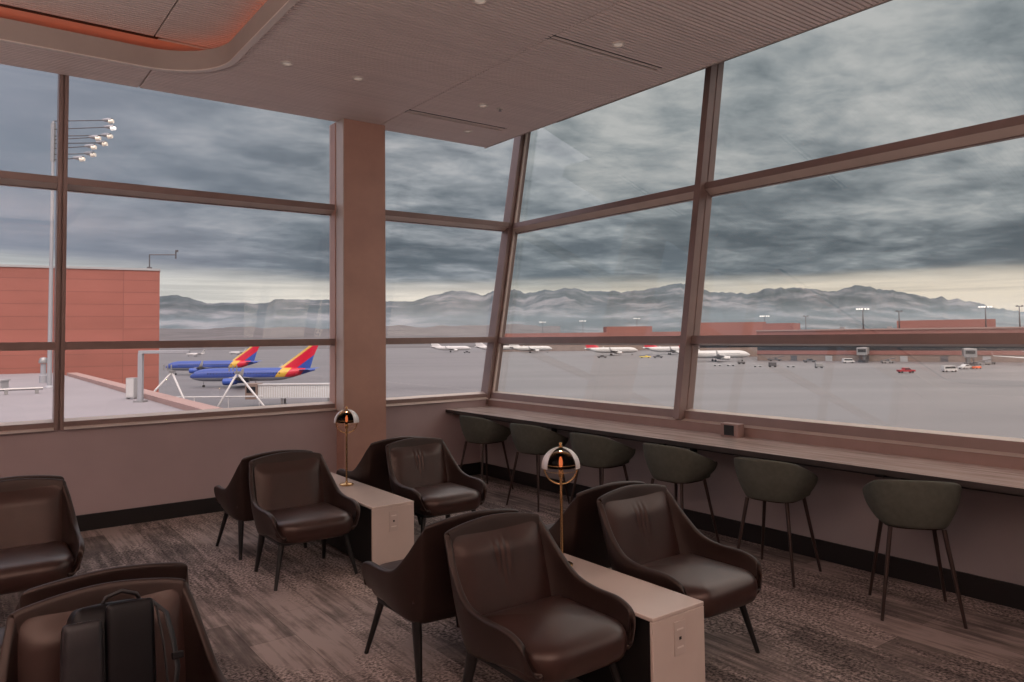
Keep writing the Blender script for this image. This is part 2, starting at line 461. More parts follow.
# backing above the slats, leaving the cove open
zb = CZ + .022
def arc(cx, cy, r, a0, a1, n=14): return [(cx + r * math.cos(a0 + (a1 - a0) * k / n), cy + r * math.sin(a0 + (a1 - a0) * k / n)) for k in range(n + 1)]
b.span((X0, Y0, zb), (CX0 - .006, YW, zb + .012)); b.span((CX0 - .006, Y0, zb), (EDGE, CY0 - .006, zb + .012)); b.span((CUTX + .006, CY0, zb), (EDGE, YW, zb + .012)); b.span((CX0, CUTY + .006, zb), (CUTX + .006, YW, zb + .012))
cor = [(CUTX + .006, CUTY + .006)] + arc(CUTX - CR, CUTY - CR, CR + .006, PI / 2, 0)
b.prism(list(reversed(cor)), zb, zb + .012)
cor = [(CX0 - .006, CUTY + .006)] + arc(CX0 + CR, CUTY - CR, CR + .006, PI / 2, PI)
b.prism(cor, zb, zb + .012)
b.m = 2
b.span((EDGE, Y0, CZ - .004), (EDGE + .012, YW, CZ + .16))            # edge strip towards the leaning glass
for s, x0_, x1_ in slots:
    b.m = 3; b.span((x0_, s - .036, CZ + .012), (x1_, s - .008, CZ + .021)); b.span((x0_, s + .008, CZ + .012), (x1_, s + .036, CZ + .021))
    b.span((x0_ - .03, s - .05, CZ + .003), (x0_, s + .05, CZ + .021))
    b.m = 0; b.span((x0_, s - .008, CZ), (x1_, s + .008, CZ + .02))
struct(b.build('ceiling', [M['slat'], M['gap'], M['fascia'], M['slot']]), 'taupe slatted ceiling with dark grooves and slots', 'ceiling')
b = MB(); b.span((X0, Y0, CZ + .55), (6.3, YW + .15, CZ + .65)); struct(b.build('ceiling_deck', M['gap']), 'dark structural deck above the slatted ceiling', 'ceiling')
# cove: fascia wall, rim, ledge, LED and raised slatted field
path = [(CX0, CY0), (CUTX, CY0)] + [(CUTX, CY0 + (CUTY - CR - CY0) * k / 6) for k in range(1, 6)] + arc(CUTX - CR, CUTY - CR, CR, 0, PI / 2, 20) + arc(CX0 + CR, CUTY - CR, CR, PI / 2, PI, 20)
def offset(pth, d):
    o = []; n = len(pth)
    for i in range(n):
        p, q = Vector(pth[i - 1]), Vector(pth[(i + 1) % n])
        t = (q - p).normalized(); o.append((pth[i][0] + t.y * d, pth[i][1] - t.x * d))
    return o
def ring(b, pth, prof):
    """sweep a closed (offset, z) profile round the closed path"""
    rows = [[(x, y, z) for (x, y) in offset(pth, d)] for d, z in prof]
    b.grid(rows, closed_u=True, closed_v=True)
b = MB(); ring(b, path, [(0, CZ - .006), (0, 4.005), (.012, 4.005), (.012, CZ - .006)]); b.m = 1
ring(b, path, [(-.004, CZ - .014), (-.004, CZ - .006), (.045, CZ - .001), (.045, CZ - .014)])
struct(b.build('trim_2', [M['fascia'], M['rim']], smooth=True, ang=40), 'taupe curved fascia with pale rim round the raised ceiling cove', 'cove')
b = MB(); b.m = 0
ring(b, path, [(.012, 3.985), (.012, 4.0), (.30, 4.0), (.30, 3.985)])
ring(b, path, [(.30, 3.985), (.30, 4.11), (.32, 4.11), (.32, 3.985)])
struct(b.build('trim_3', M['plaster']))
b = MB(); ring(b, path, [(.09, 4.002), (.09, 4.022), (.12, 4.022), (.12, 4.002)])
tag(b.build('cove_light', M['led']), 'orange strip light glowing round the edge of the raised ceiling cove', 'strip light')
b = MB(); RZ = 4.10; y = CY0 + .1
while y < CUTY + .25:
    if y < CUTY - .03:
        cuts = [CX0 + .1, SEAMS[1], SEAMS[2], SEAMS[3], CUTX + .22]
        for i in range(len(cuts) - 1): b.span((cuts[i] + .006, y, RZ), (cuts[i + 1] - .006, y + .028, RZ + .02))
    y += pitch
b.m = 1; b.span((CX0 - .3, CY0 - .3, RZ + .02), (CUTX + .3, CUTY + .3, RZ + .035))
b.m = 2; b.span((CX0 - .3, CUTY + .03, RZ), (CUTX + .3, CUTY + .3, RZ + .02)); b.m = 3; b.span((CX0, CUTY - .012, RZ - .001), (1.30, CUTY + .03, RZ + .02))
struct(b.build('ceiling_cove', [M['slat'], M['gap'], M['plaster'], M['slot']]), 'raised slatted ceiling field inside the orange lit cove', 'ceiling')

# ---- ceiling fittings
def downlight(x, y, label, big=True):
    t = thing('downlight' if big else 'sprinkler', label, 'ceiling light' if big else 'sprinkler', (x, y, CZ), 0, 'small round fittings in the slatted ceiling')
    b = MB(); r = .052 if big else .035
    b.lathe([(r * .68, .0), (r * .72, -.010), (r, -.008), (r, .004), (r * .68, .004)], n=24); b.build('trim_ring', M['fixture'], t, smooth=True, ang=40)
    b = MB()
    if big: b.lathe([(.001, -.001), (r * .66, -.001), (r * .66, .003), (.001, .003)], n=20); b.build('lens', M['lens'], t)
    else: b.lathe([(.001, -.03), (.014, -.028), (.016, -.024), (.006, -.02), (.006, 0)], n=14); b.build('sprinkler_head', M['steel'], t, smooth=True, ang=40)
for x, y, lb, bg in [(2.13, 5.9, 'small downlight in ceiling slats just right of the rounded cove corner', True),
                     (2.756, 5.896, 'small downlight in ceiling slats in front of the bronze column', True),
                     (4.075, 5.903, 'small downlight left of the sprinkler near the far ceiling slot', True),
                     (4.276, 5.90, 'little sprinkler head in the slats near the far ceiling slot', False),
                     (4.46, 6.756, 'small downlight nearest the far ceiling corner, beyond the far slot', True),
                     (4.071, 4.051, 'small downlight beside the nearer black ceiling slot', True),
                     (2.774, 4.043, 'small downlight at the top edge of the view in ceiling slats', True)]:
    downlight(x, y, lb, bg)

# ---- left window wall: frames, panes
def rail_y(b, x0, x1, z0, z1, d=.11, yi=YW, mi=0):
    b.m = mi; b.span((x0, yi, z0), (x1, yi + d, z1))
GY = YW + .085
TOP = 4.4
# mullions
def mullion_left(n, x):
    b = MB(); b.span((x - .036, YW - .01, .86), (x - .006, YW + .12, TOP)); b.span((x + .006, YW - .01, .86), (x + .036, YW + .12, TOP)); b.span((x - .006, YW + .006, .86), (x + .006, YW + .12, TOP))
    struct(b.build('trim_%d' % n, M['frame'], bevel=.002))
mullion_left(4, .697); mullion_left(5, -1.75); mullion_left(6, -4.2)
def bay_left(n, x0, x1, lab, skew=0.0):
    """skew: x shift per metre of height at the right end (meets the leaning corner)"""
    t = thing('window_%d' % n, lab, 'window', (x0, YW, .86)); struct(t)
    X = lambda z: x1 + skew * (z - .86)
    def quadbox(b, z0, z1, y0, y1, ins=0.0):
        vs = [(x0, y0, z0), (X(z0) - ins, y0, z0), (X(z0) - ins, y1, z0), (x0, y1, z0), (x0, y0, z1), (X(z1) - ins, y0, z1), (X(z1) - ins, y1, z1), (x0, y1, z1)]
        vs = [(v[0] - x0, v[1] - YW, v[2] - .86) for v in vs]
        b.add(vs, [(3, 2, 1, 0), (4, 5, 6, 7), (0, 1, 5, 4), (1, 2, 6, 5), (2, 3, 7, 6), (3, 0, 4, 7)])
    def wedge(b, ya, za, yb, zb_, zc):
        """sloped bead: front edge (ya, za) to back edge (yb, zb_), closed at height zc"""
        vs = []
        for xa in (0, 1):
            for yy, z_ in ((ya, za), (yb, zb_), (yb, zc)):
                vs.append(((X(z_) - x0 if xa else 0), yy - YW, z_ - .86))
        b.add(vs, [(0, 1, 2), (5, 4, 3), (0, 3, 4, 1), (1, 4, 5, 2), (2, 5, 3, 0)])
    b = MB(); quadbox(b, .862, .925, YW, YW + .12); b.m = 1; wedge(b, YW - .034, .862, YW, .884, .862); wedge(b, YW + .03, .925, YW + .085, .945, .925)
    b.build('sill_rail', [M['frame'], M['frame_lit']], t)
    b = MB(); quadbox(b, 1.525, 1.592, YW - .004, YW + .12); b.build('transom', M['frame'], t)
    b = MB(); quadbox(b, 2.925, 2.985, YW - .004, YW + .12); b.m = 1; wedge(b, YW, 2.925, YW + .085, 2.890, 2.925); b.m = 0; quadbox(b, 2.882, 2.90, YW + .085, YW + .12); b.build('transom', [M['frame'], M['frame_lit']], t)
    for z0, z1 in ((.93, 1.525), (1.592, 2.90), (2.985, TOP)):
        b = MB(); quadbox(b, z0, z1, GY, GY + .008); b.build('pane', M['glass_l'], t)
bay_left(1, -1.714, .661, 'window bay left of the first mullion with the floodlight mast outside')
bay_left(2, .733, 3.133, 'wide left window bay looking out on the red building and tails')
bay_left(3, 3.655, 5.03, 'narrow window bay between the bronze column and leaning corner', LEAN)
bay_left(4, -4.164, -1.786, 'window bay beyond the left edge of view')
b = MB(); b.span((X0, YW, .86), (-4.236, YW + .15, TOP)); struct(b.build('wall_left_end', M['wall']))

# ---- right window wall (leans outward)
TV = Vector((LEAN, 0, 1)).normalized(); NV = Vector((1, 0, -LEAN)).normalized()     # up-slope, outward
O5 = Vector((5.07, 0, .86))
SL = 1 / TV.z
def rbox(b, y0, y1, z0, z1, o0, o1, mi=0):
    """box on the leaning plane: z in metres of true height, o = outward offset"""
    b.m = mi
    vs = []
    for y in (y0, y1):
        for z in (z0, z1):
            for o in (o0, o1):
                p = O5 + TV * ((z - .86) * SL) + NV * o; vs.append((p.x, y, p.z))
    b.add(vs, [(0, 1, 3, 2), (4, 6, 7, 5), (0, 4, 5, 1), (2, 3, 7, 6), (0, 2, 6, 4), (1, 5, 7, 3)])
def mullion_right(n, y, lab=None):
    b = MB(); rbox(b, y - .034, y + .034, .86, TOP, -.07, .10); rbox(b, y - .040, y - .030, .86, TOP, .02, .10)
    struct(b.build('trim_%d' % n, M['frame'], bevel=.002))
mullion_right(7, 4.36); mullion_right(8, 1.43); mullion_right(9, -1.5); mullion_right(10, -4.4)
# corner post: follows the lean in the left wall plane
b = MB()
def post(x0, x1, y0, y1, mi=0):
    b.m = mi; vs = []
    for z in (.80, TOP):
        s = LEAN * (z - .86)
        vs += [(x0 + s, y0, z), (x1 + s, y0, z), (x1 + s, y1, z), (x0 + s, y1, z)]
    b.add(vs, [(3, 2, 1, 0), (4, 5, 6, 7), (0, 1, 5, 4), (1, 2, 6, 5), (2, 3, 7, 6), (3, 0, 4, 7)])
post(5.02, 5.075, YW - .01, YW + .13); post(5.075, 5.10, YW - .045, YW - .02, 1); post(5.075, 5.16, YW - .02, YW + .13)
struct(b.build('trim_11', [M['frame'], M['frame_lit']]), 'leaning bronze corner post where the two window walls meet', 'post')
def rwedge(b, y0, y1, oa, za, ob, zb_, zc, mi=1):
    b.m = mi; vs = []
    for y in (y0, y1):
        for o, z_ in ((oa, za), (ob, zb_), (ob, zc)):
            p = O5 + TV * ((z_ - .86) * SL) + NV * o; vs.append((p.x, y, p.z))
    b.add(vs, [(0, 1, 2), (5, 4, 3), (0, 3, 4, 1), (1, 4, 5, 2), (2, 5, 3, 0)])
def bay_right(n, y0, y1, lab):
    t = thing('window_%d' % n, lab, 'window', (0, 0, 0)); struct(t)
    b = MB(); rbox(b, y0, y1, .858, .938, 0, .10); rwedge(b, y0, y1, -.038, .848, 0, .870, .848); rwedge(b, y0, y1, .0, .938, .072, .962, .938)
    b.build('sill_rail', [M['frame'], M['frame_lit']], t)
    b = MB(); rbox(b, y0, y1, 1.515, 1.585, -.004, .10); b.build('transom', M['frame'], t)
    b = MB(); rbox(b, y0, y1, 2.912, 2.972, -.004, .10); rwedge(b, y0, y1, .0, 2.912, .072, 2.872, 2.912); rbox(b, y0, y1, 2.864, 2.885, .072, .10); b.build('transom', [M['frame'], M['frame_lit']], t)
    for z0, z1 in ((.94, 1.515), (1.585, 2.885), (2.972, TOP)):
        b = MB(); rbox(b, y0, y1, z0, z1, .072, .080); b.build('pane', M['glass_r'], t)
bay_right(5, 4.394, YW - .02, 'leaning window bay between the corner post and the wide mullion')
bay_right(6, 1.464, 4.326, 'large leaning window bay at right above the counter')
bay_right(7, -1.466, 1.396, 'leaning window bay beyond the right edge of view')
bay_right(8, -4.366, -1.534, 'leaning window bay far behind the right edge of view')
b = MB(); b.span((5.045, Y0, .775), (5.09, YW, .858)); struct(b.build('trim_12', M['upstand'], bevel=.002), 'reddish bronze upstand panel between counter and window', 'trim')

# ------------------------------------------------------------------ window counter
t = thing('window_counter', 'long pale wood counter running under the leaning windows', 'counter', (4.46, 0, 0))
b = MB(); b.span((.004, -5.5, .745), (.585, YW - .002, .78)); b.build('worktop', M['counter'], t, bevel=.002)
b = MB(); b.span((0, -5.5, .744), (.004, YW - .002, .778)); b.build('edge_band', M['edge'], t)
b = MB(); b.span((.10, -5.5, .715), (.12, YW - .002, .744)); b.build('apron_rail', M['base'], t)
for y in (-1.2, .4, 2.35, 4.1, 5.9):
    b = MB(); b.span((.07, y - .025, .715), (.47, y + .025, .744)); b.span((.44, y - .025, .45), (.47, y + .025, .715)); b.build('bracket', M['base'], t)
t = thing('power_unit', 'small bronze desktop power unit with black socket on the counter', 'power outlet', (4.975, 3.76, .78))
b = MB(); b.span((-.035, -.085, 0), (.05, .085, .105)); b.build('housing', M['upstand'], t, bevel=.006)
b = MB(); b.span((-.039, -.047, .012), (-.034, .047, .092)); b.build('socket_face', M['hole'], t, bevel=.002)

# ------------------------------------------------------------------ lounge chairs
def catmull(P, n):
    out = []
    for i in range(len(P) - 1):
        p0 = P[max(i - 1, 0)]; p1 = P[i]; p2 = P[i + 1]; p3 = P[min(i + 2, len(P) - 1)]
        for k in range(n):
            t = k / n
            out.append(tuple(.5 * (2 * b + (c - a) * t + (2 * a - 5 * b + 4 * c - d) * t * t + (3 * b - a - 3 * c + d) * t ** 3) for a, b, c, d in zip(p0, p1, p2, p3)))
    out.append(tuple(P[-1])); return out
def shell(ctrl, th, bulge, n=5, m=9, rim=.014):
    """U shaped shell from (bottom point, top point) pairs on the left half, mirrored; returns MB"""
    full = ctrl + [tuple([-p[0][0], p[0][1], p[0][2]] for _ in (0,)) + ([-p[1][0], p[1][1], p[1][2]],) for p in reversed(ctrl[:-1])]
    B = catmull([p[0] for p in full], n); T = catmull([p[1] for p in full], n)
    N = len(B)
    O = []
    for i in range(N):
        bo, to = Vector(B[i]), Vector(T[i]); row = []
        out = Vector((to.x + bo.x, to.y + bo.y - .1, 0)); out = out.normalized() if out.length > 1e-4 else Vector((0, 1, 0))
        for j in range(m):
            t = j / (m - 1); row.append(bo.lerp(to, t) + out * (bulge * math.sin(PI * t)))
        O.append(row)
    def nrm(i, j):
        du = O[min(i + 1, N - 1)][j] - O[max(i - 1, 0)][j]; dv = O[i][min(j + 1, m - 1)] - O[i][max(j - 1, 0)]
        return du.cross(dv).normalized()
    s = 1 if nrm(N // 2, m // 2).y > 0 else -1
    rows = []
    for i in range(N):
        ou = O[i]; nn = [nrm(i, j) * s for j in range(m)]
        inn = [ou[j] - nn[j] * th for j in range(m)]
        upv = (ou[-1] - ou[-2]).normalized()
        top = (ou[-1] + inn[-1]) / 2 + upv * rim
        rows.append(ou + [ou[-1] + upv * rim * .75 - nn[-1] * th * .12, top, inn[-1] + upv * rim * .75 + nn[-1] * th * .12] + list(reversed(inn)))
    # rounded end caps: shrink copies of the first and last loop
    def cap(row, fwd):
        c = [(row[k] + row[-1 - k]) / 2 for k in range(len(row))]
        return [row[k].lerp(c[k], .35) + fwd * .016 for k in range(len(row))]
    f0 = (rows[0][0] - rows[2][0]).normalized(); f1 = (rows[-1][0] - rows[-3][0]).normalized()
    rows = [cap(rows[0], f0)] + rows + [cap(rows[-1], f1)]
    b = MB(); b.grid(rows, closed_v=True)
    w = len(rows[0]); e = (len(rows) - 1) * w
    for base in (0, e):
        for k in range(w // 2 - 1):
            q = (base + k, base + k + 1, base + w - 2 - k, base + w - 1 - k)
            b.f.append(q if base else tuple(reversed(q))); b.mi.append(0)
    return b
CH = [((-.236, -.290, .305), (-.262, -.296, .350)),
      ((-.255, -.268, .312), (-.300, -.276, .430)),
      ((-.268, -.20, .325), (-.310, -.185, .470)),
      ((-.274, -.05, .30), (-.314, -.03, .474)),
      ((-.270, .075, .278), (-.314, .095, .500)),
      ((-.255, .155, .265), (-.302, .20, .585)),
      ((-.225, .198, .258), (-.276, .295, .700)),
      ((-.17, .214, .256), (-.240, .332, .738)),
      ((0, .222, .255), (0, .350, .766))]
def rrect(x0, x1, y0, y1, rs, n=7, bow=0.0):
    """rounded rectangle, clockwise list seen from above so that inset points inward; rs: radii (front-left, front-right, back-right, back-left)"""
    pts = []
    for cx, cy, r, a in ((x0 + rs[0], y0 + rs[0], rs[0], PI), (x1 - rs[1], y0 + rs[1], rs[1], 1.5 * PI), (x1 - rs[2], y1 - rs[2], rs[2], 0), (x0 + rs[3], y1 - rs[3], rs[3], .5 * PI)):
        for k in range(n + 1):
            an = a + PI / 2 * k / n; pts.append([cx + r * math.cos(an), cy + r * math.sin(an)])
    for p in pts:
        if p[1] < (y0 + y1) / 2: p[1] -= bow * (1 - (2 * (p[0] - (x0 + x1) / 2) / (x1 - x0)) ** 2)
    return [tuple(p) for p in pts]
def lounge_chair(folds):
    t = thing('lounge_chair', 'x', 'chair')
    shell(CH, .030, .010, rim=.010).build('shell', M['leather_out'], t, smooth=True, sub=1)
    # seat cushion
    b = MB(); b.cushion(rrect(-.268, .268, -.318, .185, (.12, .12, .07, .07), bow=.035), [(.05, .278), (.018, .288), (.002, .318), (-.003, .352), (.002, .385), (.018, .408), (.05, .421)], .020)
    b.build('seat_cushion', M['leather'], t, smooth=True, sub=1)
    # back pad with optional pinched folds
    nx, nz = 81, 25; fr = []; bk = []
    for j in range(nz):
        v = j / (nz - 1); z = .37 + .378 * v
        hw = .266 - .028 * v - .02 * max(0, v - .85) / .15
        yb = .215 + .135 * (z - .262) / .49 - .034
        r1 = []; r2 = []
        for i in range(nx):
            u = 2 * i / (nx - 1) - 1; x = hw * u
            q = min(1.0, max(0.0, (1 - v) / .30)); e = (1 - u ** 4) * q * q * (3 - 2 * q)
            yy = yb - .022 * u * u + .014 - .044 * e
            if folds:
                for cx, sl, z0, z1, dp in ((-.040, -.10, .50, .68, .006), (-.008, .03, .47, .69, .0075), (.022, .09, .50, .69, .006)):
                    w = max(0, math.sin(PI * min(1, max(0, (z - z0) / (z1 - z0)))))
                    xc = cx + sl * (z - .62)
                    g = (x - xc) / .0085
                    yy += dp * w * (math.exp(-g * g) - .55 * math.exp(-((x - xc - .017) / .011) ** 2))
            r1.append((x, yy, z)); r2.append((x, yb - .022 * u * u + .020, z))
        fr.append(r1); bk.append(list(reversed(r2)))
    b = MB(); b.grid([f + k for f, k in zip(fr, bk)], closed_v=True)
    w = 2 * nx; e = (nz - 1) * w
    for k in range(nx - 1):
        b.f.append((k + 1, k, w - 1 - k, w - 2 - k)); b.mi.append(0)
        b.f.append((e + k, e + k + 1, e + w - 2 - k, e + w - 1 - k)); b.mi.append(0)
    b.build('back_cushion', M['leather'], t, smooth=True)
    b = MB(); b.cushion(rrect(-.245, .245, -.25, .20, (.06, .06, .06, .06)), [(.02, .262), (0, .268), (0, .294), (.004, .298)])
    b.build('seat_frame', M['leg'], t, smooth=True, ang=50)
    for sx in (-1, 1):
        b = MB(); b.tube([(sx * .215, -.195, .285), (sx * .278, -.258, 0)], [.019, .011], 14); b.build('leg', M['leg'], t, smooth=True, ang=60)
        b = MB(); b.tube([(sx * .222, .160, .30), (sx * .228, .180, .20), (sx * .245, .228, 0)], [.036, .031, .019], 14, flat=.6); b.build('leg', M['leg'], t, smooth=True, ang=60)
    return t
plain = lounge_chair(False); pinched = lounge_chair(True)
GRP = 'brown leather lounge chairs in back-to-back rows'
used = set()
def seat_chair(proto, x, y, rz, label):
    if id(proto) not in used:
        used.add(id(proto)); proto.location = (x, y, 0); proto.rotation_euler = (0, 0, rz); tag(proto, label, 'chair', GRP); return proto
    return dup(proto, (x, y, 0), rz, label, GRP)
# y below is the back-top line; facing -y unless rz = pi
def face_cam(proto, x, yb, lab, a=0.0): return seat_chair(proto, x, yb - .34, a, lab)
def face_win(x, yb, lab, a=0.0): return seat_chair(plain, x, yb + .34, PI + a, lab)
face_cam(pinched, 1.998, 2.86, 'brown leather lounge chair in the centre foreground, left of the nearer console')
face_cam(pinched, 2.975, 2.93, 'brown leather lounge chair with pinched back, right of the nearer console')
face_cam(plain, 1.930, 5.36, 'brown leather lounge chair left of the farther console, facing the room')
face_cam(pinched, 3.020, 5.42, 'brown leather lounge chair right of the farther console, in front of the column')
face_cam(plain, 0.420, 2.90, 'brown leather lounge chair in the near left corner with a black bag on it', R(1.5))
face_cam(plain, 0.290, 5.40, 'brown leather lounge chair cut off by the left edge of the picture')
face_win(1.975, 2.95, 'lounge chair with shade-darkened back facing the windows, behind the centre foreground chair')
face_win(2.960, 3.03, 'lounge chair with shade-darkened back facing the windows, right of the nearer console lamp')
face_win(1.925, 5.47, 'lounge chair with shade-darkened back facing the left window wall, left of the farther console')
face_win(2.960, 5.53, 'lounge chair with shade-darkened back facing the windows, between the farther lamp and the counter')
face_win(0.460, 3.06, 'lounge chair with shade-darkened back facing the windows, behind the chair with the bag')
face_win(0.295, 5.50, 'lounge chair with shade-darkened back facing the left windows, behind the left edge chair')

# ------------------------------------------------------------------ consoles
def console(x0, x1, y0, y1, label):
    t = thing('console_table', label, 'side table', ((x0 + x1) / 2, y0, 0), 0, 'cream waterfall consoles between the chairs')
    w = (x1 - x0) / 2; L = y1 - y0; h = .44
    b = MB(); b.span((-w, 0, h - .018), (w, L, h)); b.build('table_top', M['cream'], t, bevel=.004)
    for ya, yb in ((0, .018), (L - .018, L)):
        b = MB(); b.span((-w, ya, 0), (w, yb, h - .018)); b.build('end_panel', M['cream'], t, bevel=.004)
    for s in (-1, 1):
        b = MB(); b.span((s * (w - .03) - .008, .018, .02), (s * (w - .03) + .008, L - .018, h - .018)); b.build('side_panel', M['black_panel'], t)
    o = MB(); o.span((-.035, -.004, .255), (.035, 0, .395)); pl = o.build('outlet_plate', M['outlet'], t, bevel=.0015)
    o = MB(); o.box((0, -.0045, .325), (.012, .003, .012)); o.build('socket', M['hole'], pl)
    for z in (.362, .288):
        o = MB(); o.span((-.020, -.0048, z - .0035), (.020, -.0035, z + .0035)); o.build('port', M['fixture'], pl)
    return t
console(2.30, 2.625, 2.15, 3.72, 'cream console table nearer the camera with outlets on its end, lamp at its middle')
console(2.30, 2.625, 4.71, 6.30, 'cream console table farther back, nearer the bronze column')

# ------------------------------------------------------------------ table lamps
def lamp(x, y, z, label):
    t = thing('table_lamp', label, 'lamp', (x, y, z), ACROSS, 'brass globe table lamps on the consoles')
    H = .497; r = .098
    b = MB(); b.lathe([(.0, 0), (.052, 0), (.055, .003), (.055, .010), (.050, .014), (.02, .016), (.012, .022), (.008, .034), (.0, .034)], n=36); b.build('base', M['brass'], t, smooth=True, ang=50)
    b = MB(); b.tube([(0, 0, .016), (0, 0, H - .055)], (.0075), 14); b.build('stem', M['brass'], t, smooth=True, ang=50)
    b = MB(); b.lathe([(0, H - .055), (.010, H - .055), (.013, H - .048), (.013, H - .012), (.010, H - .008), (0, H - .008)], n=20); b.build('socket', M['brass'], t, smooth=True, ang=50)
    b = MB(); b.lathe([(0, H - .008), (.006, H - .006), (.010, H + .006), (.0095, H + .03), (.006, H + .045), (0, H + .050)], n=20); b.build('bulb', M['bulb'], t, smooth=True)
    b = MB()
    n = 40; b.tube([(r * .86 * math.cos(a), 0, H + r * .90 * math.sin(a)) for a in [PI + PI * k / n for k in range(n + 1)]], .0042, 10)
    b.build('ring', M['brass'], t, smooth=True)
    b = MB()
    for dz in (-.020, .012):
        rr = math.sqrt((r * .82) ** 2 - dz * dz); b.loop([(rr * math.cos(2 * PI * k / 48), rr * math.sin(2 * PI * k / 48), H + dz) for k in range(48)], .0014, 6)
    b.build('hoop', M['brass'], t, smooth=True)
    # smoked dome and the two pale outer shades left and right of it
    def dome(rr, t0, a0, a1, th, n=28):
        k = 16; outer = [(rr * math.cos(t0 + (PI / 2 - t0) * i / k), H + rr * math.sin(t0 + (PI / 2 - t0) * i / k)) for i in range(k + 1)]
        inner = [((rr - th) * math.cos(t0 + (PI / 2 - t0) * i / k), H + (rr - th) * math.sin(t0 + (PI / 2 - t0) * i / k)) for i in range(k, -1, -1)]
        b = MB(); b.lathe([(max(a, .0005), z) for a, z in outer + inner] + [(max(outer[0][0], .0005), outer[0][1])], n=n, a0=a0, a1=a1); return b
    dome(r * .80, R(-2), 0, 2 * PI, .002, 40).build('dome', M['smoke'], t, smooth=True)
    for s in (0, PI):
        dome(r, R(-3), s - R(42), s + R(42), .003).build('shade', M['chrome'], t, smooth=True, ang=60)
    b = MB(); b.lathe([(0, H + r - .004), (.012, H + r - .002), (.012, H + r + .004), (.005, H + r + .007), (.005, H + r + .012), (.009, H + r + .016), (.006, H + r + .022), (0, H + r + .024)], n=18); b.build('finial', M['brass'], t, smooth=True, ang=50)
    ld = bpy.data.lights.new('bulb_light', 'POINT'); ld.energy = .5; ld.color = (1, .5, .22); ld.shadow_soft_size = .012
    lo = bpy.data.objects.new('bulb_light', ld); col.objects.link(lo); lo.location = (0, 0, H + .075); lo.parent = t
lamp(2.49, 5.55, .44, 'brass globe lamp with glowing bulb on the farther console by the column')
lamp(2.47, 2.915, .44, 'brass globe lamp with glowing bulb on the nearer console, in front of the stools')

# ------------------------------------------------------------------ bar stools
ST = [((-.155, -.165, .520), (-.212, -.205, .615)),
      ((-.175, -.08, .505), (-.245, -.095, .655)),
      ((-.170, .04, .50), (-.246, .05, .708)),
      ((-.145, .115, .495), (-.215, .155, .750)),
      ((-.085, .150, .495), (-.120, .222, .768)),
      ((0, .160, .495), (0, .238, .772))]
def stool():
    t = thing('counter_stool', 'x', 'stool')
    shell(ST, .026, .016, n=5, m=8, rim=.009).build('shell', M['stool'], t, smooth=True, sub=1)
    b = MB(); b.cushion(rrect(-.185, .185, -.205, .15, (.08, .08, .11, .11), bow=.015), [(.02, .505), (0, .515), (0, .545), (.012, .560), (.03, .566)], .010); b.build('seat_cushion', M['stool'], t, smooth=True, sub=1)
    b = MB(); b.cushion(rrect(-.155, .155, -.165, .14, (.08, .08, .1, .1)), [(.03, .488), (0, .494), (0, .52)]); b.build('seat_base', M['stool_leg'], t, smooth=True, ang=50)
    for sx in (-1, 1):
        for sy, yt in ((-1, -.14), (1, .13)):
            b = MB(); b.tube([(sx * .135, yt, .50), (sx * .205, sy * .215, 0)], [.013, .009], 12); b.build('leg', M['stool_leg'], t, smooth=True, ang=60)
    return t
st0 = stool()
SG = 'grey-green stools along the window counter'
stools = [(4.46, 6.50, 6, 'grey-green counter stool nearest the corner post and left wall'),
          (4.45, 5.59, 8, 'grey-green counter stool second from the corner'),
          (4.42, 4.69, 4, 'grey-green counter stool third from the corner, behind the nearer globe lamp'),
          (4.43, 3.85, 2, 'grey-green counter stool fourth from the corner, left of the power unit'),
          (4.43, 3.01, 10, 'grey-green counter stool just right of the power unit'),
          (4.44, 2.12, 36, 'grey-green counter stool turned towards the window, lit along its left side'),
          (4.46, 1.25, 0, 'grey-green counter stool cut off by the right edge of the picture')]
for i, (x, y, a, lb) in enumerate(stools):
    rz = -PI / 2 + R(a) + PI   # local -y (front) turned to face +x
    rz = PI / 2 + R(a)
    if i == 0: st0.location = (x, y, 0); st0.rotation_euler = (0, 0, rz); tag(st0, lb, 'stool', SG)
    else: dup(st0, (x, y, 0), rz, lb, SG)

# ------------------------------------------------------------------ bag on the near left chair
t = thing('backpack', 'black leather backpack with carry loop and strap, leaning on the near left chair', 'bag', (.40, 2.63, .425))
t.rotation_euler = (R(-17), R(3), R(5))
b = MB(); b.cushion(rrect(-.125, .125, -.07, .07, (.04, .04, .04, .04)), [(.02, .0), (.004, .012), (0, .04), (-.004, .15), (.004, .28), (.014, .325), (.03, .345)], .006); b.build('body', M['bag'], t, smooth=True, sub=1)
b = MB(); b.cushion(rrect(-.150, -.035, -.098, -.05, (.02, .02, .02, .02)), [(.01, .02), (0, .03), (0, .27), (.004, .300), (.010, .306)]); b.build('front_pocket', M['bag_panel'], t, smooth=True, sub=1)
b = MB(); b.cushion(rrect(-.03, .115, -.090, -.05, (.02, .02, .02, .02)), [(.01, .05), (0, .06), (0, .32), (.004, .338), (.010, .343)]); b.build('flap', M['bag'], t, smooth=True, sub=1)
b = MB(); b.tube([(-.03, -.02, .335), (-.015, -.025, .365), (.03, -.03, .378), (.075, -.025, .362), (.09, -.02, .335)], .009, 10, flat=.7); b.build('carry_loop', M['bag_strap'], t, smooth=True)
b = MB(); b.tube([(.075, .0, .335), (.115, -.03, .335), (.150, -.07, .29), (.165, -.09, .20), (.172, -.10, .12), (.160, -.10, .04), (.12, -.07, .02)], .016, 10, flat=.3); st = b.build('shoulder_strap', M['bag_strap'], t, smooth=True)
b = MB(); b.box((.170, -.108, .155), (.035, .016, .022)); b.build('buckle', M['bag'], st, bevel=.004)
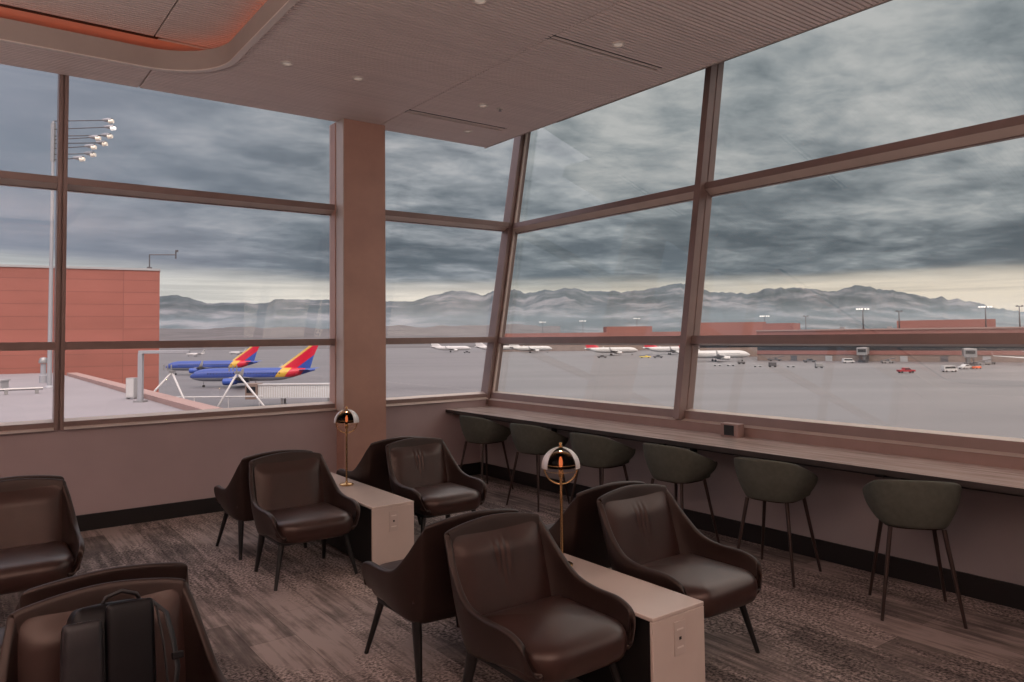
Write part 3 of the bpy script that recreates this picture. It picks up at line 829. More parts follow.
b = MB(); b.tube([(.118, -.085, .31), (.130, -.105, .2), (.138, -.11, .08), (.125, -.09, .02)], .008, 8, flat=.4); b.build('side_strap', M['bag_strap'], t, smooth=True)

# ------------------------------------------------------------------ outdoors: ground and mountains
def quad_dl(d0, d1, l0, l1): return [site(d0, l0), site(d0, l1), site(d1, l1), site(d1, l0)]
def dl_prism(b, pts, z0, z1):
    """prism over a list of (d, l) corners"""
    P = [site(d, l) for d, l in pts]; a = sum(P[i].x * P[(i + 1) % len(P)].y - P[(i + 1) % len(P)].x * P[i].y for i in range(len(P)))
    if a < 0: P.reverse()
    b.prism([(p.x, p.y) for p in P], z0, z1)
b = MB(); dl_prism(b, [(-60, -500), (1000, -1600), (1000, 2000), (-60, 700)], APRON - .5, APRON)
struct(b.build('airport_apron', M['apron']), 'wet pale grey concrete apron beyond the windows', 'ground')
b = MB(); dl_prism(b, [(-200, -3000), (30000, -48000), (30000, 62000), (-200, 3000)], APRON - 2, APRON - .55)
struct(b.build('valley_ground', M['plain']), 'flat brown valley floor beyond the airfield', 'ground')

RIDGE = [(-900, 300), (-300, 299), (0, 298), (100, 298), (161, 296), (176, 294.7), (187, 297), (207, 303.5), (224, 302.3), (243, 301.7), (256, 303.2), (269, 302.3), (276, 298), (293, 299), (308, 298.6), (330, 299.3), (360, 300), (400, 300.8), (414, 300.5), (432, 294.6), (451, 290.8), (465, 290.8), (483, 295.5), (495, 291), (514, 289.4), (521, 290), (530, 293), (541, 289.4), (558, 287), (575, 287), (598, 290.8), (610, 289.7), (619, 292), (644, 290.8), (660, 287.6), (668, 285.8), (681, 283), (702, 289.4), (711, 293), (730, 292.5), (746, 293.4), (763, 289.7), (784, 287), (813, 287.7), (823, 291), (837, 291), (855, 285.5), (869, 287), (889, 289.4), (907, 293.8), (931, 296.8), (945, 296.4), (968, 301.7), (988, 306), (1012, 310.8), (1060, 315), (1200, 322), (1500, 325), (2000, 325)]
def fbm(x, y, o=5):
    from mathutils import noise
    return noise.fractal(Vector((x, y, 3.3)), 1.0, 2.0, o)
def ridge_h(u):
    for i in range(len(RIDGE) - 1):
        if RIDGE[i][0] <= u <= RIDGE[i + 1][0]:
            t = (u - RIDGE[i][0]) / (RIDGE[i + 1][0] - RIDGE[i][0]);             return (336 - .011 * (u - 512)) - (RIDGE[i][1] * (1 - t) + RIDGE[i + 1][1] * t) + (1.6 - 4.0 * abs(fbm(u / 14.0, 7.7, 5))) * (.5 + .5 * (u > 480))
    return 10
def terrain(name, u0, u1, nu, d0, dr, d1, nd, hf, rough, mat, label):
    rows = []
    for j in range(nd):
        v = j / (nd - 1); D = d0 + (d1 - d0) * v; row = []
        for i in range(nu):
            u = u0 + (u1 - u0) * i / (nu - 1); l = (u - 512) / 745.0 * D
            top = hf(u) / 745.0 * dr + 1.6 - APRON
            if D <= dr: s = (D - d0) / (dr - d0); s = s ** 1.25
            else: s = 1 - .75 * (D - dr) / (d1 - dr)
            nz = fbm(l / 1500.0, D / 1900.0) * rough * min(1, s * 2.2) * min(1, abs(D - dr) / (.16 * dr))
            p = site(D, l, APRON + top * s * (1 + nz)); row.append(p)
        rows.append(row)
    b = MB(); b.grid(rows); o = b.build(name, mat, smooth=True)
    return struct(o, label, 'mountains')
terrain('mountain_range', -500, 1500, 900, 9000, 16500, 21000, 34, ridge_h, .36, M['mountain'], 'long hazy snow streaked mountain range on the horizon')
terrain('foothills', 60, 560, 160, 3500, 6500, 8500, 14, lambda u: 11.5 + 2.2 * fbm(u / 22.0, 1.7, 4), .2, M['plain'], 'low brown benches at the foot of the mountains, left of the corner post')

# winter haze lying over the valley: a deep thin layer and a denser shallow one
def haze(name, d0, d1, z0, z1, dens, label):
    m = bpy.data.materials.new(name); m.use_nodes = True; t = NT(m.node_tree)
    out = t.n('ShaderNodeOutputMaterial'); v = t.n('ShaderNodeVolumeScatter')
    v.inputs['Color'].default_value = (.46, .60, .70, 1); v.inputs['Density'].default_value = dens; v.inputs['Anisotropy'].default_value = 0.0
    t.l(v.outputs[0], out.inputs['Volume'])
    b = MB(); dl_prism(b, [(d0, -3.2 * d0), (d0, 4.2 * d0), (d1, 2.6 * d1), (d1, -1.9 * d1)], z0, z1)
    o = b.build(name, m); tag(o, label, 'haze', None, 'stuff'); return o
haze('valley_haze', 6700, 15500, APRON + 1, 300, 7.5e-5, 'pale winter haze lying low in front of the mountains')
haze('mountain_haze', 8600, 15500, 301, 1020, 1.6e-5, 'thin bluish haze in front of the upper mountain slopes')
# ------------------------------------------------------------------ left: flat roof, red building, mast
b = MB(); dl_prism(b, [(24, -1.5), (106.6, -63.4), (118, -72), (88, -135), (24, -70)], APRON, -3.4)
struct(b.build('roof_low', M['roof_gravel']), 'pale flat roof of the lower wing outside the left windows', 'roof')
e0, e1 = Vector((24, -1.5)), Vector((108, -64.4)); dr = (e1 - e0).normalized(); nr = Vector((-dr.y, dr.x)) * 1.3
b = MB(); dl_prism(b, [tuple(e0), tuple(e1), tuple(e1 + nr), tuple(e0 + nr)], -6.4, -3.0)
struct(b.build('roof_parapet', M['roof_curb']), 'pink capped parapet running along the edge of the pale roof', 'parapet')
# red building: local x along the wall, wall face at local y = 0, body behind
w0, w1 = Vector((92, -131)), Vector((127.2, -60.2)); L = (w1 - w0).length
pA = site(w0.x, w0.y, 0); pB = site(w1.x, w1.y, 0); ang = math.atan2(pB.y - pA.y, pB.x - pA.x)
t = thing('red_building', 'red panelled terminal building beyond the pale roof at left', 'building', (pA.x, pA.y, APRON), ang)
b = MB(); b.span((0, 0, 0), (L, 36, 26.3)); b.build('wall', M['red_wall'], t)
b = MB(); b.span((-.1, -.15, 26.3), (L + .1, 36, 26.65)); b.build('coping', M['pale_grey'], t)
# jib on the roof of the red building
q = Vector((L - 1.6, .8, 26.65))
b = MB(); b.tube([q, q + Vector((0, 0, 2.5)), ], .10, 8); b.tube([q + Vector((0, 0, 2.45)), q + Vector((4.2, 0, 2.6))], .09, 8); b.tube([q + Vector((4.1, 0, 1.9)), q + Vector((4.1, 0, 3.3))], .12, 8); b.box(q + Vector((4.25, 0, 3.25)), (.5, .4, .35)); b.box(q + Vector((0, 0, .15)), (.8, .8, .3))
tag(b.build('camera_jib', M['dark_metal'], None, loc=(pA.x, pA.y, APRON), rz=ang), 'dark bent camera jib standing on the right end of the red building roof', 'jib')
q = Vector((46, .8, 26.65))
b = MB(); b.tube([q, q + Vector((0, 0, 1.2))], .12, 8); b.box(q + Vector((0, 0, 1.35)), (7.5, .5, .45)); b.tube([q + Vector((3.2, 0, 1.4)), q + Vector((4.6, 0, 2.4))], .10, 8); b.tube([q + Vector((2.2, 0, 0)), q + Vector((2.2, 0, 1.2))], .12, 8)
tag(b.build('roof_gantry', M['galv'], None, loc=(pA.x, pA.y, APRON), rz=ang), 'pale metal gantry on the red building roof at the left picture edge', 'gantry')
# floodlight mast
P = site(79.9, -49.5, -3.4)
t = thing('floodlight_mast', 'tall pale floodlight mast rising from the pale roof behind the left mullion', 'light mast', P, ACROSS)
b = MB(); b.tube([(0, 0, 0), (0, 0, 14), (0, 0, 28.8)], [.24, .19, .13], 14); b.lathe([(0, 0), (.45, 0), (.45, .12), (.24, .3)], n=14); b.build('pole', M['galv'], t, smooth=True, ang=50)
b = MB(); b.box((0, 0, 26.5), (.35, .35, 4.2)); b.build('head_frame', M['steel'], t)
for k, (dz, ex) in enumerate([(28.95, 5.6), (28.05, 6.1), (27.3, 5.5), (26.9, 4.6), (26.5, 4.9), (25.95, 4.1), (25.3, 3.7), (24.7, 2.8)]):
    yy = (.3, -.2, .3, -.4, .4, -.3, .3, -.2)[k]
    b = MB(); b.tube([(0, 0, dz - .12), (ex, yy, dz)], .055, 8); a = b.build('arm', M['dark_metal'], t)
    b = MB(); b.tube([(ex - .5, yy, dz + .05), (ex + .1, yy, dz + .02), (ex + .55, yy, dz - .02)], [.10, .24, .26], 12); b.build('lamp_housing', M['steel'], a, smooth=True, ang=40)
    b = MB(); b.tube([(ex + .30, yy - .02, dz - .14), (ex + .74, yy - .04, dz - .15)], [.26, .2], 12); b.build('lens', M['lamp_white'] if k == 1 else M['flood'], a, smooth=True, ang=40)
# roof clutter
P = site(89.5, -56.2, -3.4)
t = thing('roof_vent', 'grey capped vent stack on the pale roof beside the mast', 'vent', P)
b = MB(); b.lathe([(0, 0), (.42, 0), (.42, .9), (.30, 1.0), (.30, 2.3), (0, 2.3)], n=16); b.build('stack', M['galv'], t, smooth=True, ang=40)
b = MB(); b.lathe([(0, 2.35), (.48, 2.35), (.52, 2.6), (.36, 3.0), (0, 3.1)], n=16); b.build('cap', M['steel'], t, smooth=True, ang=40)
b = MB(); b.tube([site(70, -48, -2.9), site(72, -45.2, -2.9)], .14, 8); b.box(site(70.3, -47.6, -3.2), (.3, .3, .5)); b.box(site(71.7, -45.6, -3.2), (.3, .3, .5))
tag(b.build('roof_pipe', M['steel']), 'low dark pipe run lying on the pale roof at far left', 'pipe')
b = MB(); b.box(site(76, -52.3, -2.9), (1.4, 1.2, 1.0), ACROSS); b.box(site(76, -52.3, -2.33), (1.6, 1.4, .14), ACROSS)
tag(b.build('roof_unit', M['pale_grey']), 'small pale ventilation unit on the flat roof at the left picture edge', 'ventilation unit')
P = site(60.5, -30.1, -3.4)
t = thing('pipe_gantry', 'pale grey right angled gantry post on the roof edge in front of the red building', 'gantry', P, ACROSS)
b = MB(); b.box((0, 0, 1.97), (.36, .36, 3.94)); b.build('post', M['galv'], t, bevel=.03)
b = MB(); b.box((1.9, 0, 4.02), (4.1, .32, .26)); b.build('beam', M['galv'], t, bevel=.03)
b = MB(); b.box((0, 0, .06), (.8, .8, .12)); b.build('base_plate', M['steel'], t)
P = site(63.7, -32.45, -3.4)
t = thing('roof_cabinet', 'white equipment cabinet standing on the roof beside the gantry post', 'cabinet', P, ACROSS)
b = MB(); b.box((0, 0, .95), (.72, .6, 1.7)); b.build('cabinet_body', M['pale_grey'], t, bevel=.03)
b = MB(); b.box((0, -.31, .95), (.6, .02, 1.5)); b.build('cabinet_door', M['white_paint'], t)
for s in (-1, 1):
    b = MB(); b.box((s * .28, 0, .05), (.1, .5, .1)); b.build('foot', M['steel'], t)
# white A-frames
def a_frame(lc, zc, la, lb, label, d=120):
    P = site(d, lc, APRON); t = thing('support_frame', label, 'support frame', P, ACROSS, 'white A-shaped frames outside the left window')
    h = zc - APRON
    for k, s in enumerate((la, lb)):
        b = MB(); b.tube([(0, 0, h), (s, 0, 0)], .17, 8); b.build('leg', M['white_paint'], t, smooth=True)
    b = MB(); b.box((0, 0, h + .1), (.8, .5, .35)); b.build('cap', M['steel'], t)
    for x in (-1.3, -.7, -.1):
        b = MB(); b.box((x, 0, h + .75), (.16, .16, .95)); b.build('peg', M['steel'], t)
a_frame(-54.7, -3.6, -8.5, 4.2, 'white A-shaped frame nearer the red building corner')
a_frame(-44.2, -3.85, -5.2, 7.3, 'white A-shaped frame in front of the blue airliners')
P = site(121, -57, 0)
b = MB(); b.tube([site(121, -57.5, -7.7), site(121, -40.5, -7.7)], .11, 8)
for l in (-57, -51.5, -46, -41): b.tube([site(121, l, -7.7), site(121, l, APRON)], .07, 6)
tag(b.build('guard_rail', M['white_paint']), 'long white guard rail running behind the two white A-frames', 'rail')

# ------------------------------------------------------------------ aircraft
def airliner(d, l, rz, label, body, belly, fin, wing, loc_scale=1.0, group=None, lite=False):
    """local x runs nose to tail, z up from the apron"""
    P = site(d, l, APRON); t = thing('airliner', label, 'aircraft', P, rz, group)
    b = MB(); Lf = 38.0; r = 1.92; rows = []
    for x, k, zc in [(0, .02, 3.25), (.25, .22, 3.28), (.8, .42, 3.35), (1.8, .66, 3.5), (3.2, .86, 3.62), (5, .97, 3.7), (7, 1, 3.72), (16, 1, 3.72), (25, 1, 3.72), (28, .94, 3.84), (31, .76, 4.15), (34, .5, 4.55), (36.6, .26, 4.85), (38, .1, 4.95)]:
        rows.append([(x, r * k * math.cos(a), zc + r * 1.04 * k * math.sin(a)) for a in [2 * PI * i / 24 for i in range(24)]])
    b.grid(rows, closed_v=True); b.f.append(tuple(range(24))); b.mi.append(0); e = len(b.v) - 24; b.f.append(tuple(e + i for i in reversed(range(24)))); b.mi.append(0)
    b.build('fuselage', body, t, smooth=True)
    b = MB()
    for s in (-1, 1):
        for i in range(26): b.box((6.2 + i * .86, s * r * .985, 4.15), (.26, .10, .36))
    b.build('cabin_windows', M['window_dark'], t)
    b = MB(); b.tube([(1.35, -.62, 4.28), (1.05, 0, 4.22), (1.35, .62, 4.28)], [.22, .25, .22], 8, flat=.9); b.build('cockpit_window', M['window_dark'], t, smooth=True)
    def foil(b, pts, th):
        """pts: list of (leading x, y, z, chord)"""
        rows = []
        for x, y, z, c in pts:
            vert = th < 0; h = abs(th) * c
            ring = [(0, 0), (.12, .42), (.35, .5), (.7, .28), (1, .02), (.7, -.2), (.35, -.35), (.12, -.3)]
            rows.append([(x + c * a, y + (h * q if vert else 0), z + (0 if vert else h * q)) for a, q in ring])
        b.grid(rows, closed_v=True); n = 8; o = len(b.v) - n * len(rows)
        b.f.append(tuple(o + i for i in range(n))); b.mi.append(b.m); e = len(b.v) - n; b.f.append(tuple(e + i for i in reversed(range(n)))); b.mi.append(b.m)
    for s in (-1, 1):
        b = MB(); foil(b, [(12.6, s * 1.2, 2.75, 7.4), (15.0, s * 5.6, 3.05, 4.6), (20.3, s * 16.6, 3.75, 1.7)], .13); b.build('wing', wing, t, smooth=True, ang=50)
        b = MB(); foil(b, [(20.3, s * 16.5, 3.75, 1.7), (20.7, s * 17.0, 3.95, 1.55), (21.3, s * 17.35, 4.6, 1.2), (22.2, s * 17.6, 6.2, .6)], .10); b.build('winglet', wing, t, smooth=True, ang=50)
        b = MB(); foil(b, [(33.0, s * .4, 4.9, 3.6), (36.3, s * 7.0, 5.3, 1.3)], .10); b.build('stabilizer', wing if lite else M['liv_blue'], t, smooth=True, ang=50)
        b = MB(); b.lathe([(.55, -2.2), (.92, -2.3), (1.05, -1.6), (1.02, .2), (.7, 1.7), (.4, 1.9), (.15, 2.6), (0, 2.6)], (14.4, s * 5.0, 1.85), 18, 'x'); en = b.build('engine', wing if lite else M['liv_body2'], t, smooth=True, ang=45)
        b = MB(); b.box((15.4, s * 5.0, 2.75), (3.2, .3, .8)); b.build('pylon', wing, en)
        b = MB(); b.tube([(19.0, s * 2.8, 2.8), (19.0, s * 2.8, .5)], .14, 8); gr = b.build('main_gear', M['steel'], t)
        for x in (-.0,):
            b = MB(); b.lathe([(0, -.45), (.5, -.45), (.55, -.35), (.55, .35), (.5, .45), (0, .45)], n=16)
            b.v = [(19.0 + p[0], s * 2.8 + p[2], .55 + p[1]) for p in b.v]; b.build('wheel', M['tyre'], gr, smooth=True, ang=40)
    b = MB(); b.tube([(4.2, 0, 2.0), (4.2, 0, .4)], .1, 8); gr = b.build('nose_gear', M['steel'], t)
    b = MB(); b.lathe([(0, -.28), (.34, -.28), (.36, 0), (.34, .28), (0, .28)], n=14); b.v = [(4.2 + p[0], p[2], .36 + p[1]) for p in b.v]; b.build('wheel', M['tyre'], gr, smooth=True, ang=40)
    b = MB(); foil(b, [(25.6, 0, 5.45, 11.0), (27.4, 0, 5.75, 9.2), (32.0, 0, 9.1, 5.6), (36.6, 0, 12.5, 2.5)], -.07); b.build('tail_fin', fin, t, smooth=True, ang=50)
    return t
M['liv_body2'] = M['liv_blue']
LG = 'blue airliners with red and gold tails'
airliner(227, -98.0, ACROSS, 'nearer blue airliner with red and gold tail, beside the bronze column', M['liv_body'], None, M['liv_fin'], M['pale_grey'], group=LG)
airliner(308, -143.0, ACROSS, 'farther blue airliner with red and gold tail, nearer the red building', M['liv_body'], None, M['liv_fin'], M['pale_grey'], group=LG)
WG = 'white airliners parked at the far terminal'
W = M['white_paint']
airliner(700, -39.0, ACROSS + PI, 'small white airliner seen low through the narrow pane left of the corner post', W, None, W, W, group=WG, lite=True)
airliner(690, 3.0, ACROSS + PI, 'white airliner half hidden behind the leaning corner post', W, None, W, W, group=WG, lite=True)
airliner(640, 34.0, ACROSS + PI + .1, 'white airliner just right of the leaning corner post', W, None, W, W, group=WG, lite=True)
airliner(530, 89.0, ACROSS + PI, 'white airliner under the middle of the leaning corner window', W, None, M['tail_red'], W, group=WG, lite=True)
airliner(533, 131.0, ACROSS + PI, 'white airliner with red tail left of the wide mullion', W, None, M['tail_red'], W, group=WG, lite=True)
airliner(392, 124.6, ACROSS + PI, 'white airliner with red tail just right of the wide mullion', W, None, M['tail_red'], W, group=WG, lite=True)
airliner(293, 207.5, YAW - R(35.3), 'white airliner at right edge of view showing one wing with upturned tip', W, None, W, W, group=WG, lite=True)
# two small business jets far out on the left apron
def bizjet(d, l, label):
    t = thing('small_jet', label, 'aircraft', site(d, l, APRON), ACROSS, 'small white jets far out on the apron')
    b = MB(); b.lathe([(.02, 0), (.5, .7), (.95, 2.4), (1.0, 5), (1.0, 11), (.6, 14), (.1, 16.5)], (0, 0, 2.0), 16, 'x'); b.build('fuselage', W, t, smooth=True)
    for s in (-1, 1):
        b = MB(); b.prism([(6, s * .8), (9.5, s * .8), (11.2, s * 8), (10, s * 8)] if s > 0 else [(10, -8), (11.2, -8), (9.5, -.8), (6, -.8)], 1.3, 1.5); b.build('wing', W, t)
        b = MB(); b.lathe([(.4, 0), (.5, .6), (.5, 2.2), (.3, 3)], (10.8, s * 1.6, 2.7), 12, 'x'); b.build('engine', M['steel'], t, smooth=True)
        b = MB(); b.tube([(8.5, s * 1.4, 1.4), (8.5, s * 1.4, .2)], .12, 6); b.box((8.5, s * 1.4, .3), (.6, .3, .6)); b.build('gear', M['dark_metal'], t)
    b = MB(); b.tube([(2.4, 0, 1.3), (2.4, 0, .2)], .12, 6); b.box((2.4, 0, .3), (.5, .3, .6)); b.build('nose_gear', M['dark_metal'], t)
    b = MB(); b.v = []; b.add([(13, -.1, 2.6), (16, -.1, 2.6), (17, -.1, 5.6), (15.6, -.1, 5.6), (13, .1, 2.6), (16, .1, 2.6), (17, .1, 5.6), (15.6, .1, 5.6)], [(0, 1, 2, 3), (7, 6, 5, 4), (0, 4, 5, 1), (1, 5, 6, 2), (2, 6, 7, 3), (3, 7, 4, 0)]); b.build('tail_fin', W, t)
    b = MB(); b.box((16.4, 0, 5.5), (1.4, 5, .14)); b.build('tailplane', W, t)
bizjet(640, -280, 'small white jet far out on the apron, nearer the red building')
bizjet(690, -262, 'small white jet far out on the apron, above the blue airliner tails')

# ------------------------------------------------------------------ boarding bridges on the left
P = site(160, -54.5, APRON)
t = thing('boarding_bridge', 'ribbed white boarding bridge in front of the blue airliners beside the column', 'boarding bridge', P, ACROSS)
b = MB(); b.span((0, 0, 1.75), (24, 3, 4.55)); b.m = 1
for i in range(48): b.span((.2 + i * .5, -.10, 1.95), (.38 + i * .5, 0, 4.35))
b.build('tunnel', [M['bridge_white'], M['white_paint']], t)
b = MB(); b.span((-.1, -.2, 4.55), (24.1, 3.2, 4.75)); b.build('tunnel_roof', M['white_paint'], t)
b = MB(); b.span((-2.6, -.4, 1.6), (0, 3.4, 4.9)); cb = b.build('cab', M['terminal_tan'], t)
b = MB(); b.span((-2.3, -.46, 3.0), (-.4, -.4, 4.3)); b.build('cab_window', M['window_dark'], cb)
for x in (5, 15):
    b = MB(); b.box((x, .4, .9), (.4, .4, 1.8)); b.box((x, 2.6, .9), (.4, .4, 1.8)); b.box((x, 1.5, .2), (.6, 3.2, .4)); b.build('support_leg', M['steel'], t)
def cone(d, l, label):
    b = MB(); b.lathe([(0, 0), (.36, 0), (.36, .08), (.2, .1), (.05, .95), (0, .95)], n=12)
    return tag(b.build('traffic_cone', M['orange_paint'], None, smooth=True, ang=40, loc=site(d, l, APRON)), label, 'cone')
cone(150, -52.5, 'small orange traffic cone on the apron under the ribbed boarding bridge')

# ------------------------------------------------------------------ ground vehicles
def wheels(t, xs, w, r):
    for x in xs:
        for s in (-1, 1):
            b = MB(); b.lathe([(0, -.12), (r * .8, -.12), (r, -.06), (r, .06), (r * .8, .12), (0, .12)], n=14)
            b.v = [(x + p[0], s * w + p[2], r + p[1]) for p in b.v]; b.build('wheel', M['tyre'], t, smooth=True, ang=40)
def car(d, l, rz, paint, label, kind='pickup', group=None):
    t = thing({'pickup': 'pickup_truck', 'van': 'service_van', 'tug': 'baggage_tug', 'loader': 'belt_loader'}[kind], label, 'vehicle', site(d, l, APRON), ACROSS + rz, group)
    def extrude(b, prof, w):
        n = len(prof); vs = [(x, -w, z) for x, z in prof] + [(x, w, z) for x, z in prof]
        b.add(vs, [tuple(range(n)), tuple(reversed(range(n, 2 * n)))] + [((i + 1) % n, i, n + i, n + (i + 1) % n) for i in range(n)])
    b = MB()
    if kind == 'pickup':
        extrude(b, [(-2.9, .5), (2.9, .5), (2.95, 1.0), (2.75, 1.12), (1.5, 1.2), (.7, 1.85), (-.9, 1.88), (-1.15, 1.2), (-2.9, 1.2)], .95); b.build('body', paint, t, bevel=.05)
        b = MB(); extrude(b, [(1.35, 1.22), (.72, 1.72), (-.8, 1.75), (-.95, 1.22)], .965); b.build('windows', M['window_dark'], t); wheels(t, (-1.9, 1.9), .85, .42)
    elif kind == 'van':
        extrude(b, [(-2.6, .45), (2.6, .45), (2.65, 1.1), (2.0, 1.25), (1.5, 2.2), (-2.5, 2.25), (-2.65, 1.2)], .95); b.build('body', paint, t, bevel=.05)
        b = MB(); extrude(b, [(1.9, 1.28), (1.45, 2.0), (-2.2, 2.0), (-2.2, 1.28)], .965); b.build('windows', M['window_dark'], t); wheels(t, (-1.7, 1.7), .85, .38)
    elif kind == 'tug':
        extrude(b, [(-1.6, .35), (1.6, .35), (1.6, 1.0), (.4, 1.1), (-.2, 1.05), (-1.6, 1.05)], .75); b.build('body', paint, t, bevel=.04)
        b = MB(); b.box((-.6, 0, 1.95), (1.3, 1.4, .08))
        for x in (-1.2, 0):
            for s in (-.65, .65): b.box((x, s, 1.5), (.07, .07, .9))
        b.build('canopy', M['dark_metal'], t); wheels(t, (-1.0, 1.0), .7, .34)
    else:
        extrude(b, [(-3.4, .5), (3.4, .5), (3.4, 1.0), (1.2, 1.1), (1.2, 1.6), (.2, 1.6), (.1, 1.05), (-3.4, 1.0)], .9); b.build('body', paint, t, bevel=.04)
        b = MB(); extrude(b, [(-3.8, 1.1), (-3.8, 1.35), (4.4, 2.6), (4.4, 2.35)], .45); b.build('belt', M['dark_metal'], t); wheels(t, (-2.1, 2.1), .8, .36)
    return t
def dolly(d, l, label, load=None, group='baggage dollies on the far apron'):
    t = thing('baggage_cart', label, 'cart', site(d, l, APRON), ACROSS, group)
    b = MB(); b.box((0, 0, .55), (3.2, 1.6, .16)); b.tube([(1.6, 0, .5), (2.5, 0, .4)], .06, 6); b.build('deck', M['pale_grey'] if not load else M['dark_metal'], t)
    if load:
        b = MB(); b.box((0, 0, 1.35), (2.9, 1.5, 1.4)); b.build('cover', M[load], t, bevel=.06)
    wheels(t, (-1.1, 1.1), .65, .26)
car(262.7, 138.1, .05, M['red_paint'], 'crimson pickup truck driving across the open apron at right')
car(266, 155.3, .1, W, 'white van on the apron right of the crimson pickup', 'van')
car(285, 172.5, PI + .4, W, 'white pickup beside the orange tug on the apron at right')
car(284, 176.2, .4, M['orange_paint'], 'orange baggage tug beside the white pickup at right', 'tug')
car(355, 108.6, 0, M['dark_metal'], 'dark tug below the white airliner right of the wide mullion', 'tug')
car(389, 136.5, 0, M['dark_metal'], 'dark belt loader in front of the tan terminal wall', 'loader')
car(462, 81.9, 0, M['yellow_paint'], 'yellow belt loader on the apron left of the wide mullion', 'loader')
car(460, 89.5, 0, M['dark_metal'], 'dark pickup right beside the yellow belt loader')
car(472, 56.5, 0, M['dark_metal'], 'dark pickup under the middle of the leaning corner window')
car(640, -18, 0, M['dark_metal'], 'dark tug in front of the small white airliner left of the corner post', 'tug')
car(655, -40, 0, M['dark_metal'], 'dark pickup beneath the small white airliner in the narrow pane')
car(345, 173, .3, M['steel'], 'grey belt loader beside the left boarding bridge of the concourse', 'loader')
car(352, 158, 0, W, 'white van parked against the concourse left of the boarding bridges', 'van')
car(318, 200, .2, M['steel'], 'grey belt loader in front of the right boarding bridge of the concourse', 'loader')
car(322, 206, 0, M['dark_metal'], 'dark tug just right of the right boarding bridge of the concourse', 'tug')
car(365, 145, 0, M['dark_metal'], 'dark pickup parked at the concourse wall near its left end')
dolly(336, 92, 'empty pale baggage cart, leftmost of the row right of the mullion')
dolly(334.7, 97.5, 'empty pale baggage cart, second of the row right of the mullion')
dolly(322, 105.5, 'empty pale baggage cart left of the dark covered cart')
dolly(320, 111.2, 'dark covered baggage cart between two empty pale carts', 'dark_metal')
dolly(316, 117.5, 'empty pale baggage cart right of the dark covered cart')
dolly(307, 125.7, 'grey covered baggage cart, rightmost of the row on the apron', 'steel')

# ------------------------------------------------------------------ far terminal and concourse
def block(b, x0, x1, y0, y1, z0, z1, mi=0): b.m = mi; b.span((x0, y0, z0 - APRON), (x1, y1, z1 - APRON))
cA, cB = Vector((400, 131)), Vector((288, 314)); pA = site(cA.x, cA.y, APRON); pB = site(cB.x, cB.y, APRON); Lc = (pB - pA).length
t = thing('concourse', 'long red and tan airport concourse across the apron at right', 'building', pA, math.atan2(pB.y - pA.y, pB.x - pA.x))
b = MB(); block(b, 0, Lc, 0, 30, APRON, -9.6); b.build('base_wall', M['terminal_tan'], t)
b = MB(); block(b, 0, Lc, -.3, 30, -9.6, -7.6); b.build('red_band', M['terminal_red'], t)
b = MB(); block(b, 0, Lc, .4, 30, -7.6, -4.6); b.build('window_band', M['window_dark'], t)
b = MB(); block(b, 0, Lc, -.3, 30, -4.6, 2.6); b.build('upper_wall', M['terminal_red'], t)
b = MB(); block(b, -.2, Lc, -.8, 30.5, 2.6, 3.3); b.build('cornice', M['roof_curb'], t)
b = MB(); block(b, 66, 108, 14, 34, 3.3, 7.2); b.build('roof_house', M['terminal_red'], t)
b = MB(); block(b, 0, 16, 14, 34, 3.3, 7.0); b.build('roof_house', M['terminal_red'], t)
for x in (40, 62, 140):
    b = MB(); block(b, x, x + 2.2, 8, 10, 3.3, 4.4); b.build('roof_unit', M['steel'], t)
for x in (17, 34, 51, 68, 85, 102, 119, 136, 153, 170):
    b = MB(); block(b, x, x + 3.2, -.12, .3, APRON, -10.2); b.build('dock_door', M['dark_metal'] if x % 2 else M['pale_grey'], t)
pA = site(470, 118, APRON)
t = thing('link_building', 'red connecting building behind the white airliner right of the wide mullion', 'building', pA, ACROSS)
b = MB(); block(b, 0, 46, 0, 24, APRON, -7.2); b.build('base_wall', M['terminal_tan'], t)
b = MB(); block(b, 0, 46, .4, 24, -7.2, -4.4); b.build('window_band', M['window_dark'], t)
b = MB(); block(b, 0, 46, -.3, 24, -4.4, 4.0); b.build('upper_wall', M['terminal_red'], t)
b = MB(); block(b, 0, 43, 3, 22, 4.0, 8.8); b.build('roof_house', M['terminal_red'], t)
pA = site(700, -14, APRON)
t = thing('far_terminal', 'distant red terminal building behind the white airliners at centre', 'building', pA, ACROSS)
b = MB(); block(b, 0, 190, 0, 40, APRON, -7); b.build('base_wall', M['terminal_tan'], t)
b = MB(); block(b, 0, 190, .5, 40, -7, -4); b.build('window_band', M['window_dark'], t)
b = MB(); block(b, 0, 190, -.3, 40, -4, 4.0); b.build('upper_wall', M['terminal_red'], t)
b = MB(); block(b, 103, 146, 4, 30, 4.0, 9.4); b.build('roof_house', M['terminal_red'], t)
